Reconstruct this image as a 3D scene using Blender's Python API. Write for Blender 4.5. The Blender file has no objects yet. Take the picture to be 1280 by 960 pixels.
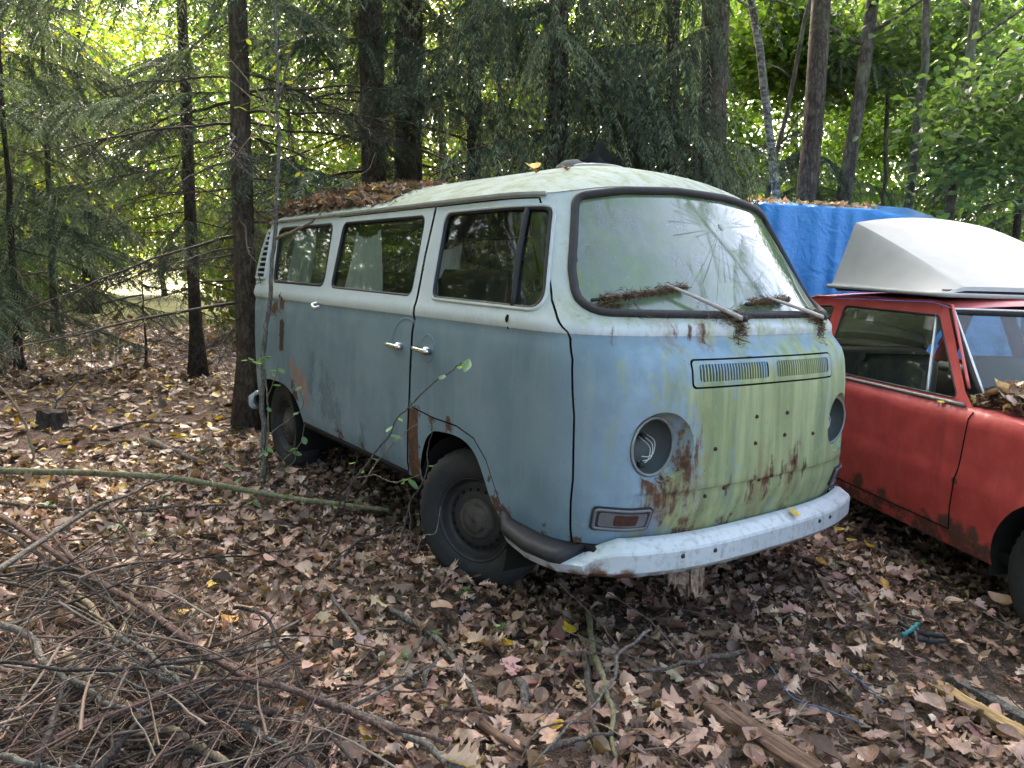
import bpy, math, random
import numpy as np
from mathutils import Vector, Matrix
from mathutils.geometry import delaunay_2d_cdt
rng = np.random.default_rng(7); random.seed(7)
R = math.radians
scene = bpy.context.scene
COL = scene.collection

# ------------------------------------------------------------------ camera
CAM_POS = np.array([2.7503, -2.5800, 1.4082])
V_D = np.array([-0.79863741, 0.58537276, -0.13970337])      # view direction
V_R = np.array([0.58702922, 0.80887529, 0.0334284])         # right
V_U = np.array([-0.13257068, 0.05531279, 0.98962898])       # up
FPX = 939.39                                                # focal length, pixels of a 1280 wide frame
cam = bpy.data.cameras.new('camera'); cam_o = bpy.data.objects.new('camera', cam); COL.objects.link(cam_o)
cam.sensor_width = 36; cam.lens = FPX / 1280 * 36; cam.clip_start = .05; cam.clip_end = 1000
mw = Matrix.Identity(4)
for i in range(3):
    mw[i][0] = V_R[i]; mw[i][1] = V_U[i]; mw[i][2] = -V_D[i]; mw[i][3] = CAM_POS[i]
cam_o.matrix_world = mw
scene.camera = cam_o

# ------------------------------------------------------------------ light
SUN_EL, SUN_AZ = 38, 152          # degrees; azimuth of the sun counted from +X to +Y
world = bpy.data.worlds.new('World'); scene.world = world; world.use_nodes = True
wn = world.node_tree; wn.nodes.clear()
sky = wn.nodes.new('ShaderNodeTexSky'); sky.sky_type = 'NISHITA'; sky.sun_disc = False
sky.sun_elevation = R(SUN_EL); sky.sun_rotation = R(90 - SUN_AZ); sky.air_density = .6; sky.dust_density = 6.0; sky.ozone_density = 0.0
bg = wn.nodes.new('ShaderNodeBackground'); bg.inputs['Strength'].default_value = .15
wo = wn.nodes.new('ShaderNodeOutputWorld')
wn.links.new(sky.outputs[0], bg.inputs[0]); wn.links.new(bg.outputs[0], wo.inputs[0])
sun = bpy.data.lights.new("sun", "SUN"); sun.energy = 1.3; sun.angle = R(10); sun.color = (1, .93, .80)
sun_o = bpy.data.objects.new('sun', sun); COL.objects.link(sun_o)
sd = Vector((math.cos(R(SUN_EL)) * math.cos(R(SUN_AZ)), math.cos(R(SUN_EL)) * math.sin(R(SUN_AZ)), math.sin(R(SUN_EL))))
sun_o.rotation_euler = sd.to_track_quat('Z', 'Y').to_euler()
sun_o.location = (0, 0, 30)
scene.render.engine = 'CYCLES'
vs = scene.view_settings; vs.view_transform = 'Standard'; vs.look = 'None'; vs.gamma = 1; vs.use_curve_mapping = False
vs.exposure = 3.58
cy = scene.cycles; cy.max_bounces = 5; cy.diffuse_bounces = 2; cy.glossy_bounces = 3; cy.transmission_bounces = 4; cy.transparent_max_bounces = 10

# ------------------------------------------------------------------ helpers
def ray(px, py): return V_D + V_R * (px - 640) / FPX - V_U * (py - 480) / FPX
def at(px, py, depth): return CAM_POS + ray(px, py) * depth
def onz(px, py, z):
    v = ray(px, py); return CAM_POS + v * ((z - CAM_POS[2]) / v[2])
def unit(v): return v / (np.linalg.norm(v, axis=-1, keepdims=True) + 1e-12)
def sstep(a, b, x):
    t = np.clip((x - a) / (b - a), 0, 1); return t * t * (3 - 2 * t)

def H(x, y):
    """height of the forest floor"""
    x = np.asarray(x, float); y = np.asarray(y, float)
    h = .018 * np.sin(1.7 * x + .9 * y) + .014 * np.sin(2.9 * y - 1.3 * x + 1) + .010 * np.sin(5.1 * x + 3.7 * y) + .006 * np.sin(9 * x - 7 * y)
    h = h + .05 * np.exp(-((x + .25) ** 2 + (y + 1.05) ** 2) / .12) + .05 * np.exp(-((x - .12) ** 2 + (y + .98) ** 2) / .07) + .12 * np.exp(-((x - .35) ** 2 + (y + 2.3) ** 2) / .5)
    h = h - .05 * np.exp(-((x - 1.75) ** 2 + (y - .35) ** 2) / .15)
    d = np.hypot(x + .5, y - .5)
    h = h * np.exp(-d / 60) + .25 * sstep(9, 30, d) * np.sin(.21 * x + .17 * y + .6)
    return h + .03
def onground(px, py, up=0.):
    p = onz(px, py, .03 + up)
    for _ in range(4): p = onz(px, py, float(H(p[0], p[1])) + up)
    return p

def mesh_from(name, verts, faces, smooth=True, col=None):
    verts = np.asarray(verts, np.float32).reshape(-1, 3)
    me = bpy.data.meshes.new(name)
    if isinstance(faces, np.ndarray):
        k = faces.shape[1]; nf = len(faces)
        me.vertices.add(len(verts)); me.vertices.foreach_set('co', verts.ravel())
        me.loops.add(nf * k); me.loops.foreach_set('vertex_index', faces.astype(np.int32).ravel())
        me.polygons.add(nf); me.polygons.foreach_set('loop_start', np.arange(0, nf * k, k, dtype=np.int32))
        me.update(calc_edges=True)
    else:
        me.from_pydata(verts.tolist(), [], faces); me.update()
    me.polygons.foreach_set('use_smooth', np.full(len(me.polygons), bool(smooth)))
    if col is not None:
        a = me.color_attributes.new('col', 'FLOAT_COLOR', 'POINT')
        c = np.ones((len(verts), 4), np.float32); c[:, :3] = col; a.data.foreach_set('color', c.ravel())
    return me
def link(name, me, mat=None, parent=None):
    o = bpy.data.objects.new(name, me); COL.objects.link(o)
    if mat is not None and me is not None and not me.materials: me.materials.append(mat)
    if parent is not None: o.parent = parent
    return o
def obj(name, verts, faces, mat, parent=None, smooth=True, col=None):
    return link(name, mesh_from(name, verts, faces, smooth, col), mat, parent)
def tag(o, label=None, cat=None, group=None, kind=None):
    if label: o['label'] = label
    if cat: o['category'] = cat
    if group: o['group'] = group
    if kind: o['kind'] = kind
    return o
def empty(name, label, cat, loc=(0, 0, 0), rz=0, group=None):
    o = bpy.data.objects.new(name, None); COL.objects.link(o); o.empty_display_size = .1
    o.location = loc; o.rotation_euler = (0, 0, rz)
    return tag(o, label, cat, group)

class Geo:
    """collects pieces of one mesh"""
    def __init__(s): s.v = []; s.f = []; s.n = 0; s.c = []
    def add(s, v, f, c=None):
        v = np.asarray(v, float).reshape(-1, 3)
        s.v.append(v); s.f += [tuple(int(i) + s.n for i in q) for q in f]; s.n += len(v)
        if c is not None: s.c.append(np.broadcast_to(np.asarray(c, float), (len(v), 3)))
        return s
    def build(s, name, mat, parent=None, smooth=True):
        return obj(name, np.concatenate(s.v), s.f, mat, parent, smooth, np.concatenate(s.c) if s.c else None)
    def mesh(s, name, smooth=True):
        return mesh_from(name, np.concatenate(s.v), s.f, smooth, np.concatenate(s.c) if s.c else None)

def tube(pts, rad, seg=6, closed=False, cap=True):
    """swept tube along a polyline -> verts, faces"""
    P = np.asarray(pts, float); n = len(P); rad = np.broadcast_to(np.asarray(rad, float), (n,))
    if closed: T = np.roll(P, -1, 0) - np.roll(P, 1, 0)
    else: T = np.gradient(P, axis=0)
    T = unit(T)
    ref = np.array([0, 0, 1.]) if abs(T[0][2]) < .9 else np.array([1., 0, 0])
    N = np.empty_like(P); a = unit(np.cross(T[0], ref))
    for i in range(n):
        a = a - T[i] * (a @ T[i]); a = unit(a); N[i] = a
    B = np.cross(T, N)
    ang = np.arange(seg) * 2 * np.pi / seg
    V = P[:, None] + (N[:, None] * np.cos(ang)[None, :, None] + B[:, None] * np.sin(ang)[None, :, None]) * rad[:, None, None]
    F = []
    m = n if closed else n - 1
    for i in range(m):
        j = (i + 1) % n
        for k in range(seg):
            l = (k + 1) % seg; F.append((i * seg + k, i * seg + l, j * seg + l, j * seg + k))
    if cap and not closed:
        F.append(tuple(range(seg))[::-1]); F.append(tuple((n - 1) * seg + k for k in range(seg)))
    return V.reshape(-1, 3), F
def sweep(path, prof, up=(0, 0, 1), closed_prof=True):
    """sweep a profile (out, up) along a path with plan normals pointing right of travel"""
    P = np.asarray(path, float); T = unit(np.gradient(P, axis=0)); up = np.array(up, float)
    O = unit(np.cross(T, up)); n = len(P); prof = np.asarray(prof, float); k = len(prof)
    V = P[:, None] + O[:, None] * prof[None, :, 0, None] + up * prof[None, :, 1, None]
    F = []
    for i in range(n - 1):
        for j in range(k if closed_prof else k - 1):
            l = (j + 1) % k; F.append((i * k + j, (i + 1) * k + j, (i + 1) * k + l, i * k + l))
    if closed_prof: F.append(tuple(range(k))); F.append(tuple((n - 1) * k + j for j in range(k))[::-1])
    return V.reshape(-1, 3), F
def lathe(prof, axis='y', seg=48, centre=(0, 0, 0), close=False):
    """profile [(radius, along)] turned about an axis"""
    p = np.asarray(prof, float); a = np.arange(seg) * 2 * np.pi / seg; k = len(p)
    r = p[:, 0][None] ; h = p[:, 1][None]
    c = np.cos(a)[:, None]; s_ = np.sin(a)[:, None]
    if axis == 'y': V = np.stack([r * c, h + 0 * c, r * s_], -1)
    elif axis == 'x': V = np.stack([h + 0 * c, r * c, r * s_], -1)
    else: V = np.stack([r * c, r * s_, h + 0 * c], -1)
    F = []
    for i in range(seg):
        j = (i + 1) % seg
        for q in range(k - 1): F.append((i * k + q, i * k + q + 1, j * k + q + 1, j * k + q))
    return V.reshape(-1, 3) + np.array(centre), F
def box(x0, x1, y0, y1, z0, z1, bev=0.):
    if bev <= 0:
        V = [(x, y, z) for x in (x0, x1) for y in (y0, y1) for z in (z0, z1)]
        return np.array(V, float), [(0, 1, 3, 2), (4, 6, 7, 5), (0, 4, 5, 1), (2, 3, 7, 6), (0, 2, 6, 4), (1, 5, 7, 3)]
    b = bev; V = []; F = []
    def ring(z, i):
        return [(x0 + i, y0 + i + b, z), (x0 + i + b, y0 + i, z), (x1 - i - b, y0 + i, z), (x1 - i, y0 + i + b, z),
                (x1 - i, y1 - i - b, z), (x1 - i - b, y1 - i, z), (x0 + i + b, y1 - i, z), (x0 + i, y1 - i - b, z)]
    for z, i in ((z0, b), (z0 + b, 0), (z1 - b, 0), (z1, b)): V += ring(z, i)
    for k in range(3):
        for j in range(8): l = (j + 1) % 8; F.append((k * 8 + j, k * 8 + l, k * 8 + 8 + l, k * 8 + 8 + j))
    F.append(tuple(range(8))[::-1]); F.append(tuple(range(24, 32)))
    return np.array(V, float), F
def smooth_path(pts, n, wob=0., seed=None):
    """Catmull-Rom resample with an optional wobble"""
    P = np.asarray(pts, float)
    if len(P) == 2: P = np.vstack([P[0], P.mean(0), P[1]])
    Q = np.vstack([2 * P[0] - P[1], P, 2 * P[-1] - P[-2]]); m = len(P) - 1
    t = np.linspace(0, m - 1e-6, n); i = t.astype(int); u = (t - i)[:, None]
    a, b, c, d = Q[i], Q[i + 1], Q[i + 2], Q[i + 3]
    out = .5 * (2 * b + (c - a) * u + (2 * a - 5 * b + 4 * c - d) * u ** 2 + (3 * b - a - 3 * c + d) * u ** 3)
    if wob:
        r = np.random.default_rng(seed); k = r.normal(0, 1, (n, 3))
        k = (k + np.roll(k, 1, 0) + np.roll(k, -1, 0)) / 2; k[0] = 0; out = out + k * wob
    return out

def pip(poly, P):
    """points in polygon"""
    poly = np.asarray(poly); x, y = P[:, 0], P[:, 1]; inside = np.zeros(len(P), bool)
    j = len(poly) - 1
    for i in range(len(poly)):
        xi, yi = poly[i]; xj, yj = poly[j]
        c = ((yi > y) != (yj > y)) & (x < (xj - xi) * (y - yi) / (yj - yi + 1e-15) + xi)
        inside ^= c; j = i
    return inside
def dens(loop, step, closed=True):
    P = np.asarray(loop, float); out = []
    n = len(P)
    for i in range(n if closed else n - 1):
        a, b = P[i], P[(i + 1) % n]; k = max(1, int(np.ceil(np.linalg.norm(b - a) / step)))
        for q in range(k): out.append(a + (b - a) * q / k)
    if not closed: out.append(P[-1])
    return np.array(out)
def rounded(corners, rad, n=7):
    P = np.asarray(corners, float); out = []; m = len(P); rad = np.broadcast_to(rad, (m,))
    for i in range(m):
        a, b, c = P[i - 1], P[i], P[(i + 1) % m]; u = unit(a - b); w = unit(c - b)
        ang = np.arccos(np.clip(u @ w, -1, 1)); d = min(rad[i] / np.tan(ang / 2), .48 * np.linalg.norm(a - b), .48 * np.linalg.norm(c - b))
        p, q = b + u * d, b + w * d
        for t in np.linspace(0, 1, n): out.append((1 - t) ** 2 * p + 2 * t * (1 - t) * b + t * t * q)
    return np.array(out)
def cdt(loops, grid, opens=()):
    """constrained triangulation of loops + free grid points -> points, triangles"""
    pts = []; edges = []
    for L in loops:
        b = len(pts); m = len(L); pts += [tuple(p) for p in L]; edges += [(b + i, b + (i + 1) % m) for i in range(m)]
    C = np.array(pts)
    if len(grid):
        keep = np.ones(len(grid), bool)
        for k in range(0, len(C), 400):
            d = ((grid[:, None] - C[None, k:k + 400]) ** 2).sum(-1).min(1); keep &= d > .009 ** 2
        pts += [tuple(p) for p in grid[keep]]
    r = delaunay_2d_cdt([Vector(p) for p in pts], edges, [], 0, 1e-5)
    return np.array([tuple(v) for v in r[0]]), np.array([tuple(f) for f in r[2]])

# ------------------------------------------------------------------ node sugar
class NT:
    def __init__(s, name):
        s.mat = bpy.data.materials.new(name); s.mat.use_nodes = True; s.t = s.mat.node_tree; s.t.nodes.clear()
        s.out = s.t.nodes.new('ShaderNodeOutputMaterial'); s._p = None
    def put(s, sock, v):
        if isinstance(v, bpy.types.NodeSocket): s.t.links.new(v, sock)
        elif v is not None:
            try: sock.default_value = v
            except Exception:
                sock.default_value = tuple(v) + (1,) if len(v) == 3 else v
    def n(s, typ, ins=None, **props):
        d = s.t.nodes.new('ShaderNode' + typ)
        for k, v in props.items(): setattr(d, k, v)
        for k, v in (ins or {}).items(): s.put(d.inputs[k], v)
        return d
    def P(s):
        if s._p is None: s._p = s.n('TexCoord').outputs['Object']
        return s._p
    def xyz(s, v=None):
        d = s.n('SeparateXYZ', {0: v if v is not None else s.P()}); return d.outputs[0], d.outputs[1], d.outputs[2]
    def m(s, op, a, b=None, c=None, clamp=False):
        d = s.n('Math', {0: a}, operation=op, use_clamp=clamp)
        if b is not None: s.put(d.inputs[1], b)
        if c is not None: s.put(d.inputs[2], c)
        return d.outputs[0]
    def map(s, v, a, b, c=0., d=1., smooth=True):
        q = s.n('MapRange', {0: v, 1: a, 2: b, 3: c, 4: d}); q.interpolation_type = 'SMOOTHSTEP' if smooth else 'LINEAR'; return q.outputs[0]
    def scale(s, v, sc): return s.n('Mapping', {0: v, 3: sc}).outputs[0]
    def noise(s, sc, det=4, rough=.55, vec=None, dist=0.):
        return s.n('TexNoise', {'Vector': vec if vec is not None else s.P(), 'Scale': sc, 'Detail': det, 'Roughness': rough, 'Distortion': dist}).outputs[0]
    def voro(s, sc, vec=None, feature='F1'):
        return s.n('TexVoronoi', {'Vector': vec if vec is not None else s.P(), 'Scale': sc}, feature=feature)
    def mix(s, f, a, b, mode='MIX'):
        d = s.t.nodes.new('ShaderNodeMix'); d.data_type = 'RGBA'; d.blend_type = mode
        s.put(d.inputs[0], f); s.put(d.inputs[6], a); s.put(d.inputs[7], b); return d.outputs[2]
    def ramp(s, f, stops):
        d = s.n('ValToRGB', {0: f}); e = d.color_ramp.elements
        while len(e) < len(stops): e.new(.5)
        for q, (p, c) in zip(e, stops): q.position = p; q.color = tuple(c) + (1,)
        return d.outputs[0]
    def bump(s, h, st=.3, dist=.01): return s.n('Bump', {'Strength': st, 'Distance': dist, 'Height': h}).outputs[0]
    def bsdf(s, col, rough=.6, spec=.4, metal=0., nrm=None, **kw):
        d = s.n('BsdfPrincipled', {'Base Color': col, 'Roughness': rough, 'Metallic': metal, 'Specular IOR Level': spec})
        if nrm is not None: s.put(d.inputs['Normal'], nrm)
        for k, v in kw.items(): s.put(d.inputs[k], v)
        return d.outputs[0]
    def done(s, sh): s.t.links.new(sh, s.out.inputs[0]); return s.mat
def rgb(c): return (c[0], c[1], c[2], 1)
def simple(name, col, rough=.6, spec=.4, metal=0., nscale=30, var=.25, bump=.15):
    t = NT(name); n = t.noise(nscale, 5)
    c = t.mix(n, rgb(np.array(col) * (1 - var)), rgb(np.array(col) * (1 + var)))
    return t.done(t.bsdf(c, rough, spec, metal, t.bump(n, bump, .004)))

# ------------------------------------------------------------------ materials
def paint_spots(t, spots, nz, amp=.35, zs=1., e0=1., e1=.45):
    out = None
    P = t.scale(t.P(), (1, 1, zs))
    for x, y, z, r in spots:
        d = t.n('VectorMath', {0: P, 1: (x, y, z * zs)}, operation='DISTANCE').outputs['Value']
        d = t.m('ADD', d, t.m('MULTIPLY', t.m('SUBTRACT', nz, .5), r * amp * 6))
        k = t.map(d, r * e0, r * e1)
        out = k if out is None else t.m('MAXIMUM', out, k)
    return out
def make_van_paint():
    t = NT('weathered_van_paint'); x, y, z = t.xyz()
    nb = t.noise(3.2, 5); nk = t.map(t.m('ADD', t.m('MULTIPLY', t.noise(9, 7, .68), .6), t.m('MULTIPLY', t.noise(34, 6, .65), .4)), .36, .64, 0, 1, False); nf = t.noise(38, 6, .6); nm = t.noise(11, 6, .62)
    streak = t.noise(1, 6, .6, t.scale(t.P(), (17, 17, 1.6)))
    fine = t.noise(1, 5, .65, t.scale(t.P(), (60, 60, 5)))
    blue = t.mix(t.map(nb, .3, .7), rgb((.105, .165, .210)), rgb((.155, .222, .268)))
    blue = t.mix(t.map(streak, .45, .8, 0, .55), blue, rgb((.19, .25, .285)))
    blue = t.mix(t.map(fine, .55, .8, 0, .35), blue, rgb((.085, .12, .14)))
    # lighter blue on the nose, its brighter light put into the colour
    fr = t.map(x, .74, .90)
    blue = t.mix(t.m('MULTIPLY', fr, t.map(nm, .35, .65, .3, .9)), blue, rgb((.19, .285, .365)))
    # darker touched-up patches low on the sliding door
    dark = paint_spots(t, [(-1.50, -.86, .66, .10), (-1.38, -.86, .62, .09), (-1.30, -.86, .54, .07), (-1.72, -.86, .70, .07), (-1.68, -.86, .86, .05), (-.98, -.85, .50, .06), (-.72, -.85, .47, .06), (-2.25, -.86, .60, .07)], nk, .26, .55)
    blue = t.mix(t.m('MULTIPLY', dark, .6), blue, rgb((.055, .085, .11)))
    white = t.mix(nm, rgb((.36, .41, .44)), rgb((.50, .55, .57)))
    white = t.mix(t.map(fine, .56, .74, 0, .55), white, rgb((.28, .31, .27)))
    up = t.m('MAXIMUM', t.map(t.xyz(t.n('NewGeometry').outputs['Normal'])[2], .25, .8), t.map(z, 1.735, 1.80))
    moss = t.map(t.noise(1, 7, .66, t.scale(t.P(), (7, 16, 7))), .42, .62)
    white = t.mix(t.m('MULTIPLY', up, t.m('ADD', .55, t.m('MULTIPLY', moss, .4))), white, rgb((.25, .28, .19)))
    lime = t.map(t.noise(21, 7, .7), .56, .68)
    white = t.mix(t.m('MULTIPLY', t.m('MULTIPLY', up, lime), .7), white, rgb((.17, .18, .12)))
    edge = t.m('ADD', z, t.m('MULTIPLY', nf, .004))
    wm = t.map(edge, 1.2165, 1.2190)
    col = t.mix(wm, blue, white)
    # green algae on the nose: heaviest in the middle below the grille, in runs
    ay = t.m('MULTIPLY', t.map(y, -.82, -.12, .0, 1), t.map(y, .80, .5, .3, 1))
    az = t.m('MULTIPLY', t.map(z, 1.16, 1.0, .30, 1), t.map(z, .44, .56, .6, 1))
    bias = t.m('MULTIPLY', t.m('MULTIPLY', ay, az), fr)
    runs = t.map(t.noise(1, 7, .62, t.scale(t.P(), (11, 11, 1.9))), .33, .67, 0, 1, False)
    am = t.m('ADD', t.m('MULTIPLY', bias, .95), t.m('ADD', t.m('MULTIPLY', runs, .85), t.m('MULTIPLY', nk, .45)))
    alg = t.m('MULTIPLY', t.map(am, .78, 1.30, 0, 1, False), fr)
    acol = t.mix(t.map(streak, .3, .7), rgb((.15, .18, .045)), rgb((.34, .37, .14)))
    col = t.mix(t.m('MULTIPLY', alg, .82), col, acol)
    # faint algae on the nose sides and on the belt under the windscreen
    am2 = t.m('MULTIPLY', t.map(t.m('ADD', nk, t.m('MULTIPLY', y, .25)), .45, .85), t.map(x, .6, .8))
    col = t.mix(t.m('MULTIPLY', am2, .45), col, rgb((.24, .29, .15)))
    # rust
    nv = t.map(t.m('ADD', t.m('MULTIPLY', t.noise(1, 6, .65, t.scale(t.P(), (40, 40, 5))), .6), t.m('MULTIPLY', t.noise(26, 6, .65), .4)), .34, .66, 0, 1, False)
    rz = paint_spots(t, [(.94, -.56, .650, .04), (.955, -.45, .765, .042), (.93, -.62, .69, .032), (.945, -.50, .615, .03), (.95, -.46, .66, .025), (.985, -.10, .620, .025), (.985, .0, .640, .028), (.975, .17, .69, .028), (.985, .10, .652, .02), (.98, .26, .655, .02), (.98, -.25, .65, .014),
        (.90, -.42, .475, .05), (.93, -.2, .455, .035), (.94, .2, .45, .03), (.80, -.70, 1.235, .015), (.86, -.47, 1.225, .012), (.893, -.33, 1.228, .018), (.88, -.40, 1.226, .014)], nv, .42, .36, 1.3, .1)
    halo = paint_spots(t, [(.94, -.55, .62, .12), (.955, -.45, .72, .09), (.985, -.05, .60, .09), (.975, .17, .63, .07), (.9, -.4, .47, .1), (.86, -.5, 1.2, .05), (.89, -.33, 1.2, .05)], nv, .3, .4, 1.3, .1)
    rs = paint_spots(t, [(-2.38, -.85, 1.175, .07), (-2.24, -.85, 1.185, .05), (.30, -.855, .50, .035), (.255, -.855, .58, .02), (.355, -.84, .435, .045), (-.385, -.86, .47, .06), (-.39, -.86, .60, .05), (-.385, -.86, .72, .05), (-.06, -.86, .735, .035), (-.22, -.86, .735, .03), (.60, -.83, .45, .035), (.74, -.80, .46, .03), (-.95, -.85, .435, .05), (-1.3, -.85, .435, .05), (-2.05, -.86, .655, .03), (-2.0, -.86, .60, .05), (-2.23, -.86, .97, .04)], nk, .36, .8)
    plate = t.m('MULTIPLY', t.m('MULTIPLY', t.map(x, -.336, -.352), t.map(x, -.452, -.440)), t.m('MULTIPLY', t.map(z, .785, .760), t.map(y, -.70, -.78)))
    rust = t.m('MAXIMUM', t.m('MAXIMUM', rz, rs), t.m('MULTIPLY', plate, t.map(nk, .0, .35, .55, 1.)))
    rcol = t.ramp(t.m('ADD', t.m('MULTIPLY', nf, .6), t.m('MULTIPLY', nm, .4)), [(.30, (.025, .014, .009)), (.5, (.075, .034, .018)), (.72, (.17, .075, .035))])
    # pink filler patch ahead of the rear wheel
    pk = paint_spots(t, [(-1.80, -.86, .60, .08), (-1.86, -.86, .68, .09), (-1.96, -.86, .76, .07), (-2.03, -.86, .80, .05)], nk, .30, 1.)
    col = t.mix(pk, col, t.mix(nf, rgb((.20, .115, .085)), rgb((.30, .19, .15))))
    col = t.mix(t.m('MULTIPLY', halo, .45), col, rgb((.17, .10, .045)))
    col = t.mix(rust, col, rcol)
    # pin-head chips and specks
    vo = t.voro(26).outputs['Distance']
    chip = t.m('MULTIPLY', t.map(vo, .075, .05), t.map(nb, .45, .6))
    col = t.mix(t.m('MULTIPLY', chip, .8), col, rgb((.06, .045, .035)))
    ro = t.m('ADD', t.map(nm, .3, .7, .34, .55), t.m('MULTIPLY', t.m('MAXIMUM', rust, alg), .35), clamp=True)
    h = t.m('ADD', t.m('MULTIPLY', nf, .5), t.m('MULTIPLY', rust, t.m('ADD', nf, .3)))
    big = t.m('MULTIPLY', t.noise(2.2, 2), 1.)
    n1 = t.bump(h, .12, .004)
    n2 = t.n('Bump', {'Strength': .25, 'Distance': .03, 'Height': big, 'Normal': n1}).outputs[0]
    ro = t.m('ADD', ro, t.m('MULTIPLY', up, .4), clamp=True)
    return t.done(t.bsdf(col, ro, t.m('SUBTRACT', .42, t.m('MULTIPLY', up, .36)), 0, n2))
M = {}
M['paint'] = make_van_paint()
def make_bumper_paint():
    t = NT('chipped_white_bumper_paint'); x, y, z = t.xyz(); nm = t.noise(12, 6, .62); nf = t.noise(45, 5)
    col = t.mix(nm, rgb((.36, .40, .42)), rgb((.48, .52, .53)))
    col = t.mix(t.m('MULTIPLY', t.map(t.m('ADD', t.m('MULTIPLY', nf, .5), t.m('MULTIPLY', t.noise(1, 5, .6, t.scale(t.P(), (20, 20, 5))), .5)), .48, .66), .55), col, rgb((.17, .175, .145)))
    r = paint_spots(t, [(.83, -.83, .355, .06), (.87, -.79, .352, .075), (.92, -.72, .350, .06), (.72, -.90, .34, .05), (1.09, -.2, .345, .025), (1.08, .28, .35, .03), (.5, -.92, .37, .03)], nm, .30, 1.)
    col = t.mix(t.m('MULTIPLY', t.map(z, .385, .350), t.map(t.noise(18, 6, .65), .42, .56)), col, rgb((.11, .055, .03)))
    col = t.mix(r, col, t.mix(nf, rgb((.04, .02, .012)), rgb((.15, .065, .03))))
    vo = t.voro(22).outputs['Distance']
    col = t.mix(t.m('MULTIPLY', t.map(vo, .07, .045, 0, .8), t.map(nm, .5, .6)), col, rgb((.06, .05, .045)))
    return t.done(t.bsdf(col, t.map(nm, .3, .7, .3, .5), .5, 0, t.bump(nf, .08, .003)))
M['bumper'] = make_bumper_paint()
M['dullrim'] = simple('dull_grey_lamp_rim', (.20, .205, .20), .6, .4, .3, 30, .5, .3)
M['wiperarm'] = simple('faded_cream_wiper_arm', (.34, .33, .29), .6, .3, 0, 30, .4, .2)
M['rubber'] = simple('aged_black_rubber', (.022, .022, .024), .65, .3, 0, 40, .4, .3)
M['dark'] = simple('grimy_dark_underbody', (.012, .011, .010), .9, .2, 0, 14, .4, .4)
M['gap'] = simple('dark_panel_gap', (.008, .008, .008), .95, .1, 0, 30, .3, .1)
M['tyre'] = simple('dusty_tyre_rubber', (.028, .027, .026), .8, .25, 0, 26, .45, .5)
M['rim'] = simple('dirty_steel_rim', (.034, .031, .029), .6, .4, .3, 22, .6, .5)
M['hub'] = simple('corroded_hub_steel', (.075, .065, .057), .6, .4, .4, 34, .9, .9)
M['chrome'] = simple('pitted_chrome', (.55, .55, .53), .22, .5, 1., 60, .2, .1)
M['alu'] = simple('dull_aluminium_trim', (.50, .51, .52), .35, .5, .85, 50, .15, .1)
M['lens'] = simple('clouded_lamp_lens', (.11, .11, .12), .35, .6, 0, 25, .5, .2)
M['lensrust'] = simple('rusted_lamp_reflector', (.05, .022, .014), .8, .3, 0, 60, .6, .6)
M['bowl'] = simple('dirty_lamp_bowl', (.05, .062, .06), .5, .5, .0, 14, .5, .2)
M['wire'] = simple('pale_cable_sheath', (.55, .55, .50), .5, .4, 0, 50, .2, .1)
M['fabric'] = simple('faded_blue_curtain_cloth', (.62, .66, .80), .9, .1, 0, 90, .18, .3)
M['seat'] = simple('worn_dark_seat_vinyl', (.045, .04, .035), .7, .3, 0, 20, .4, .3)
M['liner'] = simple('stained_grey_headlining', (.10, .10, .095), .95, .1, 0, 9, .4, .2)
def make_glass(name, dirt, tint, dcol, k1=1.5, k2=.85):
    t = NT(name); nm = t.noise(7, 6, .6); nf = t.noise(60, 5, .6)
    fr = t.n('Fresnel', {'IOR': 1.5}).outputs[0]
    tr = t.n('BsdfTransparent', {0: rgb(tint)}).outputs[0]
    gl = t.n('BsdfGlossy', {0: (1, 1, 1, 1), 'Roughness': .02}).outputs[0]
    g = t.n('MixShader', {0: t.m('MULTIPLY', fr, k1, clamp=True), 1: tr, 2: gl}).outputs[0]
    v = t.noise(1, 6, .6, t.scale(t.P(), (10, 10, 2.5)))
    dm = t.m('ADD', t.m('MULTIPLY', t.map(nm, .3, .72), .5), t.m('MULTIPLY', t.map(v, .35, .7), .5))
    dm = t.m('MULTIPLY', dm, dirt[1] - dirt[0]); dm = t.m('ADD', dm, dirt[0], clamp=True)
    dm = t.m('ADD', dm, t.m('MULTIPLY', t.map(nf, .60, .74), .18 if dirt[1] > .3 else .06), clamp=True)
    c = t.mix(t.map(t.m('ADD', nm, t.m('MULTIPLY', v, .4)), .55, .85), rgb(dcol), rgb(np.array(dcol) * (.62, .72, .50)))
    df = t.n('BsdfDiffuse', {0: c}).outputs[0]
    tl = t.n('BsdfTranslucent', {0: c}).outputs[0]
    dd = t.n('MixShader', {0: .35, 1: df, 2: tl}).outputs[0]
    film = t.n('MixShader', {0: dm, 1: g, 2: dd}).outputs[0]
    # the film keeps the gloss of the pane under it
    out = t.n('MixShader', {0: t.m('MULTIPLY', fr, k2, clamp=True), 1: film, 2: t.n('BsdfGlossy', {0: (1, 1, 1, 1), 'Roughness': .05}).outputs[0]}).outputs[0]
    return t.done(out)
M['glass'] = make_glass('dusty_side_glass', (.015, .10), (.80, .85, .82), (.16, .17, .14), 1., 0.)
M['glass_rear'] = make_glass('mossy_side_glass', (.08, .36), (.74, .82, .74), (.20, .23, .17), 1., .1)
M['screen'] = make_glass('algae_filmed_windscreen', (.34, .90), (.62, .72, .64), (.33, .42, .29), 1.2, 1.05)
M['crack'] = simple('glass_crack', (.15, .19, .16), .4, .5, 0, 60, .3, .2)
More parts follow.
